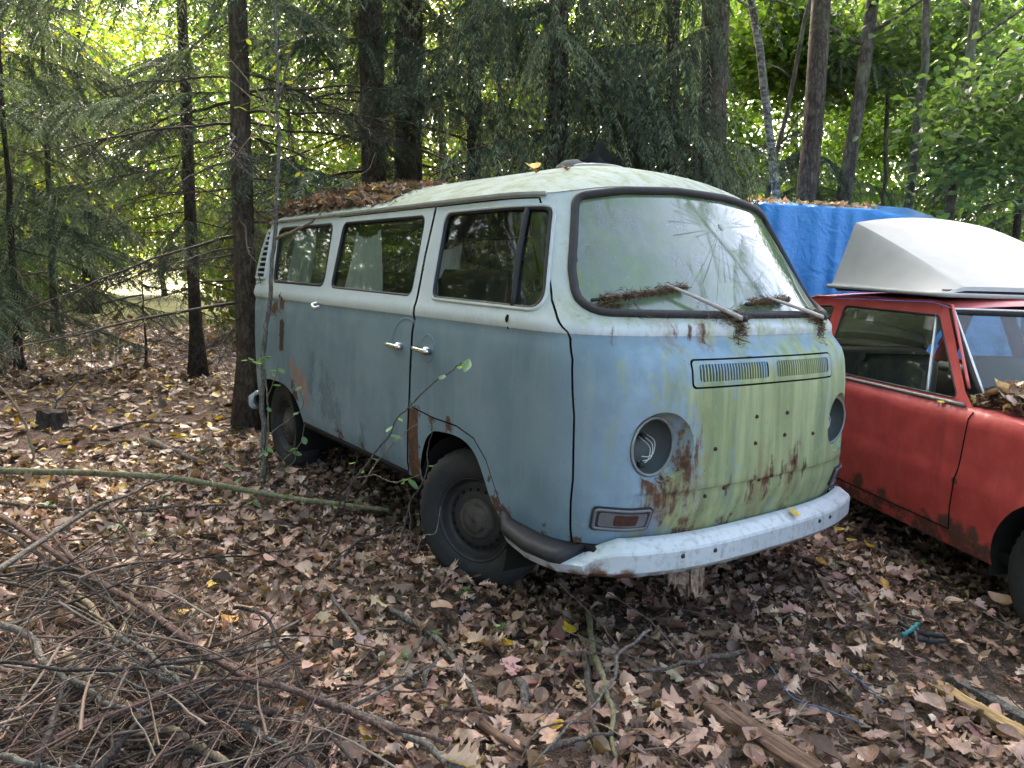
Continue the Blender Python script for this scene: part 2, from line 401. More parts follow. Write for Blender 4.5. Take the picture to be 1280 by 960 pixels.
def make_leafmat(name, trans=.45, gloss=.25, rough=.5):
    t = NT(name); a = t.n('VertexColor', layer_name='col').outputs[0]
    n = t.noise(35, 4); c = t.mix(n, t.mix(1., a, (.72, .72, .72, 1), 'MULTIPLY'), t.mix(1., a, (1.25, 1.25, 1.25, 1), 'MULTIPLY'))
    p = t.bsdf(c, rough, gloss)
    tl = t.n('BsdfTranslucent', {0: t.mix(1., c, (1.5, 1.55, .7, 1), 'MULTIPLY')}).outputs[0]
    return t.done(t.n('MixShader', {0: trans, 1: p, 2: tl}).outputs[0])
M['leaf'] = make_leafmat('green_leaf', .5, .35, .45)
M['needle'] = make_leafmat('spruce_needles', .12, .3, .55)
M['litter'] = make_leafmat('dry_leaf', .15, .35, .5)
def make_bark(name, c0, c1, sc=(22, 22, 5), bump=.9, lichen=0.):
    t = NT(name); v = t.scale(t.P(), sc); n = t.noise(1, 7, .65, v, 1.2); f = t.noise(40, 5, .6)
    vo = t.voro(1, t.scale(t.P(), (sc[0] * 1.3, sc[1] * 1.3, sc[2] * 1.1)), 'DISTANCE_TO_EDGE').outputs['Distance']
    k = t.m('ADD', t.m('MULTIPLY', n, .88), t.m('MULTIPLY', t.map(vo, .0, .3), .12))
    c = t.mix(t.map(k, .35, .8), rgb(c0), rgb(c1)); c = t.mix(t.map(f, .5, .7, 0, .35), c, rgb(np.array(c1) * 1.3))
    if lichen: c = t.mix(t.m('MULTIPLY', t.map(t.noise(5, 6, .6), .5, .66), lichen), c, rgb((.13, .16, .09)))
    return t.done(t.bsdf(c, .9, .2, 0, t.bump(k, bump, .02)))
M['bark'] = make_bark('spruce_bark', (.034, .026, .020), (.14, .108, .085), (20, 20, 6), .9, .25)
M['bark_dark'] = make_bark('dark_pine_bark', (.022, .018, .015), (.085, .068, .055), (20, 20, 6), .9, .15)
M['bark_grey'] = make_bark('grey_hardwood_bark', (.04, .035, .028), (.15, .128, .105), (18, 18, 5), .8, .5)
M['bark_birch'] = make_bark('mottled_birch_bark', (.05, .045, .04), (.36, .35, .32), (9, 9, 16), .5, .4)
M['twig'] = make_bark('dead_twig_bark', (.05, .04, .033), (.18, .145, .118), (60, 60, 30), .6, .0)
M['twig_red'] = make_bark('reddish_twig_bark', (.055, .034, .028), (.19, .125, .10), (60, 60, 30), .6, .0)
M['twig_grey'] = make_bark('grey_stick_bark', (.07, .064, .056), (.25, .22, .19), (50, 50, 20), .8, .15)
M['twig_pale'] = make_bark('pale_peeled_stick', (.13, .10, .065), (.34, .27, .19), (50, 50, 12), .5, .1)
M['twig_black'] = make_bark('blackened_stick', (.018, .016, .015), (.075, .064, .057), (60, 60, 30), .6, .0)
M['log_green'] = make_bark('pale_green_pole_bark', (.10, .095, .05), (.27, .25, .15), (40, 40, 14), .5, .5)
def make_wood(name, c0, c1):
    t = NT(name); g = t.noise(1, 6, .6, t.scale(t.P(), (4, 60, 60)), .6); n = t.noise(9, 5)
    c = t.mix(t.map(g, .3, .7), rgb(c0), rgb(c1)); c = t.mix(t.map(n, .55, .75, 0, .6), c, rgb(np.array(c0) * .5))
    return t.done(t.bsdf(c, .85, .2, 0, t.bump(g, .7, .008)))
M['plank'] = make_wood('split_yellow_timber', (.22, .13, .055), (.50, .35, .17))
M['rotten'] = make_wood('rotten_brown_wood', (.055, .032, .022), (.20, .125, .085))
def make_ground():
    t = NT('forest_floor_soil'); P = t.P()
    w = t.n('VectorMath', {0: P, 1: t.n('TexNoise', {'Vector': P, 'Scale': 9., 'Detail': 3.}).outputs[1]}, operation='ADD').outputs[0]
    v = t.voro(15, w); cell = v.outputs['Color']; d = v.outputs['Distance']
    k = t.n('SeparateColor', {0: cell}).outputs[0]
    c = t.ramp(k, [(.0, (.035, .023, .017)), (.3, (.075, .048, .034)), (.55, (.12, .078, .056)), (.8, (.15, .105, .08)), (.96, (.20, .145, .11)), (1., (.26, .19, .05))])
    c = t.mix(t.map(d, .55, .25, 0, .25), c, rgb((.03, .02, .014)))
    n = t.noise(2.2, 5); soil = t.mix(t.noise(30, 6), rgb((.055, .038, .029)), (.15, .105, .08, 1))
    c = t.mix(t.map(n, .40, .60), c, soil)
    x, y, z = t.xyz()
    dist = t.n('VectorMath', {0: P, 1: (0, 0, 0)}, operation='DISTANCE').outputs['Value']
    g = t.m('MULTIPLY', t.map(dist, 15, 21), t.map(t.noise(.5, 4), .2, .55))
    c = t.mix(g, c, t.mix(t.noise(6, 4), rgb((.20, .22, .07)), rgb((.42, .40, .20))))  # far clearing grass, its sunlight painted in as pale yellow
    h = t.m('ADD', t.m('MULTIPLY', d, -1.), t.noise(60, 5))
    return t.done(t.bsdf(c, .9, .2, 0, t.bump(h, .8, .03)))
M['ground'] = make_ground()

# ------------------------------------------------------------------ forest floor, one sheet to the horizon
u = np.concatenate([-np.geomspace(300, 9, 26), np.arange(-8.6, 5.2, .11), np.geomspace(5.4, 300, 30)])
w_ = np.concatenate([-np.geomspace(300, 5.4, 30), np.arange(-5, 6.2, .11), np.geomspace(6.5, 300, 28)])
gx, gy = np.meshgrid(u, w_, indexing='ij'); gz = H(gx, gy) - .012
nu, nw = gx.shape; idx = np.arange(nu * nw).reshape(nu, nw)
gf = np.stack([idx[:-1, :-1], idx[1:, :-1], idx[1:, 1:], idx[:-1, 1:]], -1).reshape(-1, 4)
ground = obj('forest_floor', np.stack([gx, gy, gz], -1), gf, M['ground'])
tag(ground, 'brown forest floor of soil and rotting leaves', 'ground', kind='structure')

# ------------------------------------------------------------------ the van
M['gutter'] = simple('grimy_gutter_paint', (.24, .26, .25), .6, .4, 0, 18, .5, .2)
# ---- van body surface: plan outline (superellipse nose and tail) per height ----
_zt=np.linspace(.3,2.0,1701)
def _tab(pts,sm=12):
    z,v=zip(*pts); t=np.interp(_zt,z,v)
    k=np.exp(-.5*(np.arange(-40,41)/sm)**2); k/=k.sum()
    return np.convolve(np.pad(t,40,mode='edge'),k,mode='valid')
T_w=_tab([(.3,.80),(.42,.832),(.5,.850),(.65,.858),(.95,.860),(1.15,.856),(1.210,.848),(1.222,.858),(1.25,.858),(1.285,.845),(1.31,.838),(1.745,.745),(2,.69)],7)
T_xf=_tab([(.3,.92),(.44,.950),(.6,.972),(.8,.968),(1.0,.962),(1.10,.948),(1.17,.918),(1.212,.892),(1.224,.902),(1.25,.900),(1.285,.875),(1.31,.858),(1.745,.57),(2,.40)],8)
T_xr=_tab([(.3,-3.16),(.5,-3.22),(.9,-3.25),(1.21,-3.25),(1.225,-3.27),(1.28,-3.27),(1.5,-3.26),(1.745,-3.16),(2,-3.0)],10)
T_n=_tab([(.3,3.0),(1.2,3.0),(1.35,2.5),(2,2.45)],20)
T_a=_tab([(.3,.45),(1.2,.45),(1.35,.49),(2,.49)],20)
LS,LF,LB=3.2,1.95,1.95
def _i(T,z): return np.interp(z,_zt,T)
def S(s,z):
    """van surface point(s) for outline parameter s (metres round the plan, from rear right) and height z"""
    s=np.asarray(s,float); z=np.asarray(z,float); s,z=np.broadcast_arrays(s,z)
    w=_i(T_w,z);xf=_i(T_xf,z);xr=_i(T_xr,z);n=_i(T_n,z);a=_i(T_a,z);ar=.58
    x0f=xf-a;x0r=xr+ar
    x=np.empty(s.shape);y=np.empty(s.shape)
    m=s<LS; x[m]=(x0r+(x0f-x0r)*s/LS)[m]; y[m]=-w[m]
    m=(s>=LS)&(s<LS+LF); f=((s-LS)/LF-.5)*np.pi
    y[m]=(w*np.sign(np.sin(f))*np.abs(np.sin(f))**(2/n))[m]; x[m]=(x0f+a*np.abs(np.cos(f))**(2/n))[m]
    m=(s>=LS+LF)&(s<2*LS+LF); x[m]=(x0f+(x0r-x0f)*(s-LS-LF)/LS)[m]; y[m]=w[m]
    m=s>=2*LS+LF; f=((s-2*LS-LF)/LB-.5)*np.pi
    y[m]=(-w*np.sign(np.sin(f))*np.abs(np.sin(f))**(2/2.6))[m]; x[m]=(x0r-ar*np.abs(np.cos(f))**(2/2.6))[m]
    # raised nose field and the step of the lower valance
    front=x>.6
    B=.022*(1-sstep(.66,.77,np.abs(y)))*(1-sstep(1.140,1.195,z))*sstep(.45,.62,z)
    B=B-.010*(1-sstep(.645,.655,z))*(1-sstep(.60,.70,np.abs(y)))
    x=np.where(front,x+B,x)
    return np.stack([x,y,z],-1)
def side_s(x,z,right=True):
    x=np.asarray(x,float);z=np.asarray(z,float);x,z=np.broadcast_arrays(x,z)
    xf=_i(T_xf,z);xr=_i(T_xr,z);n=_i(T_n,z);a=_i(T_a,z);x0f=xf-a;x0r=xr+.58
    s=(x-x0r)/(x0f-x0r)*LS
    c=np.clip((x-x0f)/a,0,1)**(n/2)
    s=np.where(x>x0f,LS+(-np.arccos(c)/np.pi+.5)*LF,s)
    c2=np.clip((x0r-x)/.58,0,1)**(2.6/2)
    s=np.where(x<x0r,-(.5-np.arccos(c2)/np.pi)*LB,s)   # continues backwards past zero on the tail
    if not right: s=2*LS+LF-s
    return s
def front_s(y,z):
    y=np.asarray(y,float);z=np.asarray(z,float)
    w=_i(T_w,z);n=_i(T_n,z)
    f=np.arcsin(np.clip(np.sign(y)*(np.abs(y)/w)**(n/2),-1,1))
    return LS+(f/np.pi+.5)*LF
def S2(s,z):
    return S(np.mod(s,2*LS+LF+LB),z)

def Sn(s, z):
    e = .004; a = S2(s + e, z) - S2(s - e, z); b = S2(s, z + e) - S2(s, z - e)
    return unit(np.cross(a, b))
def Soff(sz, off):
    sz = np.asarray(sz); return S2(sz[:, 0], sz[:, 1]) + Sn(sz[:, 0], sz[:, 1]) * off
van = empty('camper_van', 'old blue and white bay-front van with rust and green algae on its nose', 'van')
S_LO, S_HI = -LB / 2, 2 * LS + LF + LB / 2
def ztop(s): return 1.745 + .045 * sstep(LS + .25, LS + .75, s) * (1 - sstep(LS + LF - .75, LS + LF - .25, s))
Z0 = .425
def side_loop(xz, right=True, rad=None, step=.02):
    P = np.asarray(xz, float)
    if rad is not None: P = rounded(P, rad)
    P = dens(P, step); return np.stack([side_s(P[:, 0], P[:, 1], right), P[:, 1]], -1)
def front_loop(yz, rad=None, step=.02):
    P = np.asarray(yz, float)
    if rad is not None: P = rounded(P, rad)
    P = dens(P, step); return np.stack([front_s(P[:, 0], P[:, 1]), P[:, 1]], -1)
WINS = {'cab': [(-.262, 1.308), (.535, 1.297), (.385, 1.690), (-.285, 1.690)],
        'mid': [(-1.445, 1.318), (-.462, 1.306), (-.478, 1.690), (-1.440, 1.692)],
        'aft': [(-2.455, 1.330), (-1.565, 1.325), (-1.605, 1.692), (-2.545, 1.694)]}
WRAD = {'cab': .055, 'mid': .05, 'aft': .055}
arch_f = [(-.335, Z0 - .03), (-.325, .52), (-.285, .62), (-.235, .675), (-.17, .703), (0, .712), (.10, .692), (.165, .65), (.215, .58), (.26, .50), (.31, .43), (.33, Z0 - .03)]
arch_r = [(-2.80, Z0 - .03), (-2.74, .54), (-2.62, .625), (-2.44, .648), (-2.2, .645), (-2.04, .60), (-1.93, .52), (-1.885, Z0 - .03)]
loops = {}; 
for sd_, rt in (('R', True), ('L', False)):
    for k, v in WINS.items(): loops['win_' + k + sd_] = side_loop(v, rt, WRAD[k])
    loops['archf' + sd_] = side_loop(smooth_path(np.array([(x, 0, z) for x, z in arch_f]), 70)[:, [0, 2]], rt); loops['archr' + sd_] = side_loop(smooth_path(np.array([(x, 0, z) for x, z in arch_r]), 60)[:, [0, 2]], rt)
scr = [(-.755, 1.292), (.755, 1.292), (.715, 1.45), (.60, 1.735), (.42, 1.768), (.15, 1.787), (-.15, 1.787), (-.42, 1.768), (-.60, 1.735), (-.715, 1.45)]
loops['screen'] = front_loop(rounded(scr, [.09, .09, .3, .07, .3, .3, .3, .3, .07, .3], 6))
loops['rearwin'] = None
rw = dens(rounded([(-.52, 1.34), (.52, 1.34), (.48, 1.66), (-.48, 1.66)], .06), .03)
n_r = 2.6
def rear_s(y, z):
    f = np.arcsin(np.clip(-np.sign(y) * (np.abs(y) / _i(T_w, z)) ** (n_r / 2), -1, 1)); s_ = 2 * LS + LF + (f / np.pi + .5) * LB
    return s_
rws = rear_s(rw[:, 0], rw[:, 1]); TOT = 2 * LS + LF + LB
# the sheet is cut open along the rear centre line, so the rear pane is two half holes
g_hole = [(-.452, 1.029), (.452, 1.029), (.452, 1.137), (-.452, 1.137)]
loops['grille'] = front_loop(g_hole, .022, .012)
HL = {'R': (-.567, .818), 'L': (.567, .818)}
for k, (hy, hz) in HL.items():
    a = np.linspace(0, 2 * np.pi, 57)[:-1]
    loops['lamp' + k] = front_loop(np.stack([hy + .130 * np.cos(a), hz + .132 * np.sin(a)], -1), None, .5)
half = []
for sgn in (1, -1):
    y_ = rw[:, 0]; m = (y_ * sgn) >= 0
    pts = np.stack([rear_s(np.abs(rw[m][:, 0]) * sgn, rw[m][:, 1]), rw[m][:, 1]], -1)
    c = 2 * LS + LF + LB / 2
    pts = pts[np.argsort(np.arctan2(pts[:, 1] - 1.5, pts[:, 0] - c))] if sgn < 0 else pts
    half.append(pts)
# simple clean half holes for the rear pane
loops.pop('rearwin')
hz = rounded([(0, 1.34), (.42, 1.34), (.40, 1.66), (0, 1.66)], [.001, .06, .06, .001])
loops['rearL'] = np.stack([S_HI - .004 - hz[:, 0], hz[:, 1]], -1)
loops['rearR'] = np.stack([S_LO + .004 + hz[:, 0], hz[:, 1]], -1)
# door outlines (x, z)
seam_rear = [(-.455, .40), (-.440, .60), (-.425, .81), (-.412, 1.118), (-.395, 1.256), (-.402, 1.50), (-.392, 1.728)]
seam_front = [(.325, 1.728), (.40, 1.62), (.475, 1.466), (.555, 1.332), (.615, 1.271), (.672, 1.221), (.712, 1.124), (.738, .924), (.745, .69), (.728, .409)]
cab_xz = seam_rear[2:] + seam_front + [(.40, .409), (.372, .428), (.30, .552), (.236, .655), (.141, .729), (.0, .758), (-.212, .760), (-.40, .778)]
sl_xz = [(-.462, .445), (-.447, .60), (-.432, .81), (-.419, 1.118), (-.402, 1.256), (-.409, 1.50), (-.399, 1.728), (-1.535, 1.728), (-1.51, 1.50), (-1.505, 1.256), (-1.51, .80), (-1.52, .445)]
seams = {}
def band(poly_xz, right, wd=.0035):
    P = dens(poly_xz, .03); n_ = len(P); T = unit(np.roll(P, -1, 0) - np.roll(P, 1, 0)); N = np.stack([T[:, 1], -T[:, 0]], -1)
    A = P + N * wd; B = P - N * wd
    f = lambda Q: np.stack([side_s(Q[:, 0], Q[:, 1], right), Q[:, 1]], -1)
    return f(A), f(B)
regs = {}
for sd_, rt in (('R', True), ('L', False)):
    a, b = band(cab_xz, rt); regs['cab' + sd_] = (a, b)
a, b = band(sl_xz, True); regs['slideR'] = (a, b)
def inner_outer(a, b):
    ar = lambda p: abs(.5 * np.sum(p[:, 0] * np.roll(p[:, 1], -1) - p[:, 1] * np.roll(p[:, 0], -1)))
    return (a, b) if ar(a) < ar(b) else (b, a)
regs = {k: inner_outer(*v) for k, v in regs.items()}
sv = np.arange(S_LO, S_HI + .001, .036)
outer = [(s_, Z0) for s_ in sv] + [(s_, float(ztop(s_))) for s_ in sv[::-1]]
fine_s = np.arange(S_LO + .02, S_HI, .030); gz_ = np.arange(Z0 + .015, 1.80, .026)
G = np.stack(np.meshgrid(fine_s, gz_), -1).reshape(-1, 2)
G = G[(G[:, 1] < ztop(G[:, 0]) - .01)]
extra = np.stack(np.meshgrid(np.arange(S_LO + .01, S_HI, .04), [1.203, 1.209, 1.215, 1.221, 1.227, 1.24, 1.26, 1.275]), -1).reshape(-1, 2)
lip_ = np.stack(np.meshgrid(np.arange(LS + .4, LS + LF - .4, .025), [.643, .648, .653, .658]), -1).reshape(-1, 2)
clip = lambda L: np.stack([L[:, 0], np.clip(L[:, 1], Z0, ztop(L[:, 0]))], -1)
C_loops = [np.array(outer)] + [clip(L) for L in loops.values()]
for a, b in regs.values(): C_loops += [clip(a), clip(b)]
V2, F2 = cdt(C_loops, np.concatenate([G, extra, lip_]))
cen = V2[F2].mean(1)
ok = (cen[:, 1] > Z0) & (cen[:, 1] < ztop(cen[:, 0]) - 1e-4)
for L in loops.values(): ok &= ~pip(L, cen)
ar2 = np.abs(np.cross(V2[F2][:, 1] - V2[F2][:, 0], V2[F2][:, 2] - V2[F2][:, 0])); ok &= ar2 > 1e-9
F2 = F2[ok]; cen = cen[ok]
region = np.zeros(len(F2), int)          # 0 shell, 1 cab door right, 2 cab door left, 3 sliding door, 9 gap
for i, k in enumerate(('cabR', 'cabL', 'slideR')):
    inn, out = regs[k]; mi = pip(inn, cen); mo = pip(out, cen)
    region[mo & ~mi & (region == 0)] = 9; region[mi] = i + 1
P3 = S2(V2[:, 0], V2[:, 1]); N3 = Sn(V2[:, 0], V2[:, 1])
def sub(mask, name, mat, parent, off=0.):
    f = F2[mask]; used = np.unique(f); mp = np.full(len(V2), -1); mp[used] = np.arange(len(used))
    return obj(name, P3[used] + N3[used] * off, mp[f], mat, parent)
shell = sub(region == 0, 'body_shell', M['paint'], van)
cab_door = sub(region == 1, 'cab_door', M['paint'], van, .001); tag(cab_door, 'plain blue cab door over the front wheel')
sub(region == 2, 'cab_door', M['paint'], van, .001)
slide_door = sub(region == 3, 'sliding_door', M['paint'], van, .0035); tag(slide_door, 'blue sliding side door with dark touched-up patches')
for k_ in (cen[:, 0] < LS + LF / 2, cen[:, 0] >= LS + LF / 2): sub((region == 9) & k_, 'panel_gap', M['gap'], van, -.010)

# panes with their rubber seals
def pane(loop, name, mat, parent, off=-.012, step=.05):
    lo, hi = loop.min(0), loop.max(0)
    G_ = np.stack(np.meshgrid(np.arange(lo[0], hi[0], step), np.arange(lo[1], hi[1], step)), -1).reshape(-1, 2)
    G_ = G_[pip(loop, G_)]
    v, f = cdt([loop], G_); c = v[f].mean(1); f = f[pip(loop, c)]
    return obj(name, Soff(v, off), f, mat, parent)
def seal(loop, name, mat, parent, r=.010, off=.0, seg=6):
    v, f = tube(Soff(loop, off), r, seg, True); return obj(name, v, f, mat, parent)
par = {'cabR': cab_door, 'midR': slide_door}
for sd_ in 'RL':
    for k in WINS:
        L = loops['win_' + k + sd_]; p = par.get(k + sd_, van)
        g_ = pane(L, 'window_pane', M['glass_rear'] if k == 'aft' else M['glass'], p)
        if p is van: seal(L, 'window_seal', M['rubber'], g_, .010, -.004)
        else: seal(L, 'window_seal', M['rubber'], p, .010, -.004)
        if k == 'cab':       # bright frame line round the cab pane, division bar of the quarter light
            P = rounded(np.array(WINS['cab']), .055); c = P.mean(0); P2 = c + (P - c) * 1.035
            lp = np.stack([side_s(P2[:, 0], P2[:, 1], sd_ == 'R'), P2[:, 1]], -1)
            seal(dens(lp, .03), 'window_frame', M['paint'], p if p is not van else g_, .008, .002)
            zz_ = np.linspace(1.30, 1.69, 12); xx_ = np.linspace(.362, .292, 12)
            v, f = tube(Soff(np.stack([side_s(xx_, zz_, sd_ == 'R'), zz_], -1), -.004), .013, 6)
            obj('quarter_light_bar', v, f, M['rubber'], p if p is not van else g_)
screen = pane(loops['screen'], 'windscreen', M['screen'], van, -.006, .035); tag(screen, 'cracked windscreen clouded by pale green algae')
seal(loops['screen'], 'windscreen_seal', M['rubber'], screen, .017, .003, 8)
v_, z_ = hz[:, 0], hz[:, 1]
yy = np.array([(-.5, 1.34), (.5, 1.34), (.47, 1.66), (-.47, 1.66)]); rl = dens(rounded(yy, .06), .03)
rear_pts = np.stack([rear_s(rl[:, 0], rl[:, 1]), rl[:, 1]], -1)
pane(np.stack([rear_s(rl[:, 0] * 1.02, rl[:, 1]), rl[:, 1]], -1), 'rear_window_pane', M['glass_rear'], van, -.012)

# crack star in the windscreen
cg = Geo(); cr = np.random.default_rng(3); cy0, cz0 = .055, 1.655
def crack_strip(y0, z0, y1, z1, w0, w1, bow=0.):
    n_ = 9; t_ = np.linspace(0, 1, n_); Y = y0 + (y1 - y0) * t_; Z = z0 + (z1 - z0) * t_ + bow * np.sin(np.pi * t_)
    dn = unit(np.array([-(z1 - z0), y1 - y0])); wd = (w0 + (w1 - w0) * t_) * .5
    A = np.stack([front_s(Y + dn[0] * wd, Z + dn[1] * wd), Z + dn[1] * wd], -1); B = np.stack([front_s(Y - dn[0] * wd, Z - dn[1] * wd), Z - dn[1] * wd], -1)
    ok_ = (Z < 1.755) & (Z > 1.315)
    if ok_.sum() < 3: return
    A, B = A[ok_], B[ok_]; m_ = len(A)
    cg.add(np.concatenate([Soff(A, -.003), Soff(B, -.003)]), [(i, i + 1, m_ + i + 1, m_ + i) for i in range(m_ - 1)])
for i in range(46):
    a = i / 46 * 2 * np.pi + cr.normal(0, .05); r0 = cr.uniform(.02, .13); r1 = r0 + cr.uniform(.08, .20)
    if -2.5 < (a if a < np.pi else a - 2 * np.pi) < -.5: r1 += cr.uniform(.05, .26)
    crack_strip(cy0 + r0 * np.cos(a) * 1.15, cz0 + r0 * np.sin(a), cy0 + r1 * np.cos(a) * 1.15, cz0 + r1 * np.sin(a), .0012, cr.uniform(.0015, .0035), cr.normal(0, .003))
for rr, a0, a1 in ((.17, 3.4, 5.2), (.17, 5.3, 6.4), (.10, 4.0, 5.6), (.23, 4.2, 5.4)):
    aa = np.linspace(a0, a1, 10)
    for q in range(9): crack_strip(cy0 + rr * 1.15 * np.cos(aa[q]), cz0 + rr * np.sin(aa[q]), cy0 + rr * 1.15 * np.cos(aa[q + 1]), cz0 + rr * np.sin(aa[q + 1]), .0018, .0018)
for q in range(8):
    a = q * .8; crack_strip(cy0, cz0, cy0 + .016 * np.cos(a), cz0 + .016 * np.sin(a), .012, .004)
cg.build('crack', M['crack'], screen)

# roof skin
sr = np.linspace(S_LO, S_HI, 241)[:-1]; Lr = S2(sr, ztop(sr)); Cx = np.clip(Lr[:, 0], -2.62, -.02)
C3 = np.stack([Cx, 0 * Cx, 0 * Cx], -1); rho = np.array([1.004, .992, .97, .94, .90, .85, .78, .70, .6, .5, .38, .25, .12, .0])
RV = []
for q in rho:
    p = C3 + (Lr * [1, 1, 0] - C3) * q
    top = 1.945 - .012 * ((p[:, 0] + 1.3) / 1.6) ** 2
    p[:, 2] = Lr[:, 2] + .002 + (top - Lr[:, 2]) * (1 - min(q, 1.) ** 2.5); RV.append(p)
m_ = len(sr); RVv = np.concatenate(RV); RF = []
for k in range(len(rho) - 1):
    for i in range(m_): j = (i + 1) % m_; RF.append((k * m_ + i, k * m_ + j, (k + 1) * m_ + j, (k + 1) * m_ + i))
roof = obj('roof', RVv, RF, M['paint'], van); tag(roof, 'pale roof mottled with moss and lichen')
lv = RVv.copy(); lv[:, 2] -= .035; lv[:, 1] *= .985
obj('headlining', lv, [f[::-1] for f in RF], M['liner'], van)
# rain gutter down both sides
for rt in (True, False):
    sg = np.linspace(-.30, LS + .30, 90); sg = sg if rt else 2 * LS + LF - sg
    P = Soff(np.stack([sg, np.full(90, 1.742)], -1), .0)
    if not rt: P = P[::-1]
    prof = [(-.004, -.004), (.012, -.007), (.020, -.001), (.020, .010), (.016, .011), (.014, .003), (-.004, .009)]
    v, f = sweep(P[::-1] if not rt else P, prof)
    o = obj('rain_gutter', v, f, M['gutter'], van, False)

# air intake crescents behind the rear side windows
def vent(rt):
    z_ = np.linspace(1.345, 1.685, 26); t_ = (z_ - 1.345) / .34
    xa = -2.640 - .045 * t_ ; xb = -2.870 + .030 * t_ + .10 * np.clip(t_ - .55, 0, 1) ** 2 * 1.6 + .06 * np.clip(.12 - t_, 0, 1)
    rim = np.concatenate([np.stack([xa, z_], -1), np.stack([xb, z_], -1)[::-1]])
    lp = np.stack([side_s(rim[:, 0], rim[:, 1], rt), rim[:, 1]], -1)
    return lp, z_, xa, xb
for rt in (True, False):
    lp, z_, xa, xb = vent(rt)
    o = pane(dens(lp, .02), 'air_intake', M['gap'], van, .0035, .03)
    seal(dens(lp, .02), 'intake_frame', M['paint'], o, .013, .004)
    for q in np.linspace(1.385, 1.65, 8):
        a, b = np.interp(q, z_, xa), np.interp(q, z_, xb); xs = np.linspace(a, b, 6)
        v, f = tube(Soff(np.stack([side_s(xs, np.full(6, q), rt), np.full(6, q)], -1), .007), .0085, 6)
        obj('intake_bar', v, f, M['paint'], o)

# fresh-air grille in the nose
gl = pane(loops['grille'], 'fresh_air_grille', M['gap'], van, -.020, .03)
fr_lp = front_loop([(-.445, 1.036), (.445, 1.036), (.445, 1.130), (-.445, 1.130)], .018, .012)
ho_lp = [front_loop([(-.415, 1.054), (-.028, 1.054), (-.028, 1.116), (-.415, 1.116)], .012, .012), front_loop([(.028, 1.054), (.415, 1.054), (.415, 1.116), (.028, 1.116)], .012, .012)]
Gg = np.stack(np.meshgrid(np.arange(LS + .6, LS + LF - .6, .015), np.arange(1.03, 1.14, .012)), -1).reshape(-1, 2); Gg = Gg[pip(fr_lp, Gg)]
v, f = cdt([fr_lp] + ho_lp, Gg); c = v[f].mean(1); f = f[pip(fr_lp, c) & ~pip(ho_lp[0], c) & ~pip(ho_lp[1], c)]
obj('grille_frame', Soff(v, .002), f, M['paint'], gl)
for half_ in (-1, 1):
    for q in range(24):
        yc = half_ * (.040 + .0158 * q)
        zz_ = np.linspace(1.052, 1.118, 4); w2 = .0031
        A = np.stack([front_s(np.full(4, yc - w2), zz_), zz_], -1); B = np.stack([front_s(np.full(4, yc + w2), zz_), zz_], -1)
        v = np.concatenate([Soff(A, .0015), Soff(B, .0015), Soff(A, -.014), Soff(B, -.014)])
        F = []
        for i in range(3): F += [(i, i + 4, i + 5, i + 1), (i + 8, i, i + 1, i + 9), (i + 4, i + 12, i + 13, i + 5)]
        obj('slat', v, F, M['paint'], gl, False)

# headlamp wells, lamps gone
for k, (hy, hzc) in HL.items():
    L = loops['lamp' + k]; rimp = Soff(L, .0); a = np.linspace(0, 2 * np.pi, 57)[:-1]; n_ = 56
    sg = 1 if k == 'L' else -1
    cy = hy + sg * .012
    XR = .893
    def circ(r, x, zs=0): return np.stack([np.full(n_, x), cy + r * np.cos(a), hzc + zs + r * np.sin(a)], -1)
    dense = S2(front_s(hy + .130 * np.cos(a), hzc + .132 * np.sin(a)), hzc + .132 * np.sin(a))
    rings = [dense, dense * .55 + circ(.116, XR) * .45 - [.004, 0, 0], circ(.110, XR)]
    V = np.concatenate(rings); F = [(q * n_ + i, q * n_ + (i + 1) % n_, (q + 1) * n_ + (i + 1) % n_, (q + 1) * n_ + i) for q in range(2) for i in range(n_)]
    well = obj('headlamp_well', V, F, M['paint'], van)
    v, f = tube(circ(.106, XR + .006), .0055, 8, True); obj('lamp_rim', v, f, M['dullrim'], well)
    v, f = lathe([(.105, XR + .004), (.101, XR - .02), (.09, XR - .055), (.06, XR - .085), (.03, XR - .098), (.0, XR - .1)], 'x', 40, (0, cy, hzc)); obj('lamp_bowl', v, f, M['bowl'], well)
    g_ = Geo(); c0 = np.array([XR - .085, cy + .03, hzc + .02])
    for dy, dz_, q in ((-.02, -.055, 0), (-.012, -.062, 1), (-.03, -.05, 2)):
        p = smooth_path([c0, c0 + [.05, .008, -.03 + .004 * q], c0 + [.062, .002 + dy * .3, -.066], c0 + [.06, dy, -.085 + .004 * q], c0 + [.066, dy - .04, dz_ - .02]], 18)
        g_.add(*tube(p + np.array([0, .012 * (q - 1), .006 * q]), .0017, 5))
    g_.build('loose_wire', M['wire'], well)
    v, f = box(XR - .03, XR - .005, cy - .045, cy - .022, hzc - .078, hzc - .055, .004); obj('lamp_plug', v, f, M['rubber'], well)
    v, f = tube([c0, c0 + [.02, .0, 0]], .012, 8); obj('lamp_socket', v, f, M['rubber'], well)

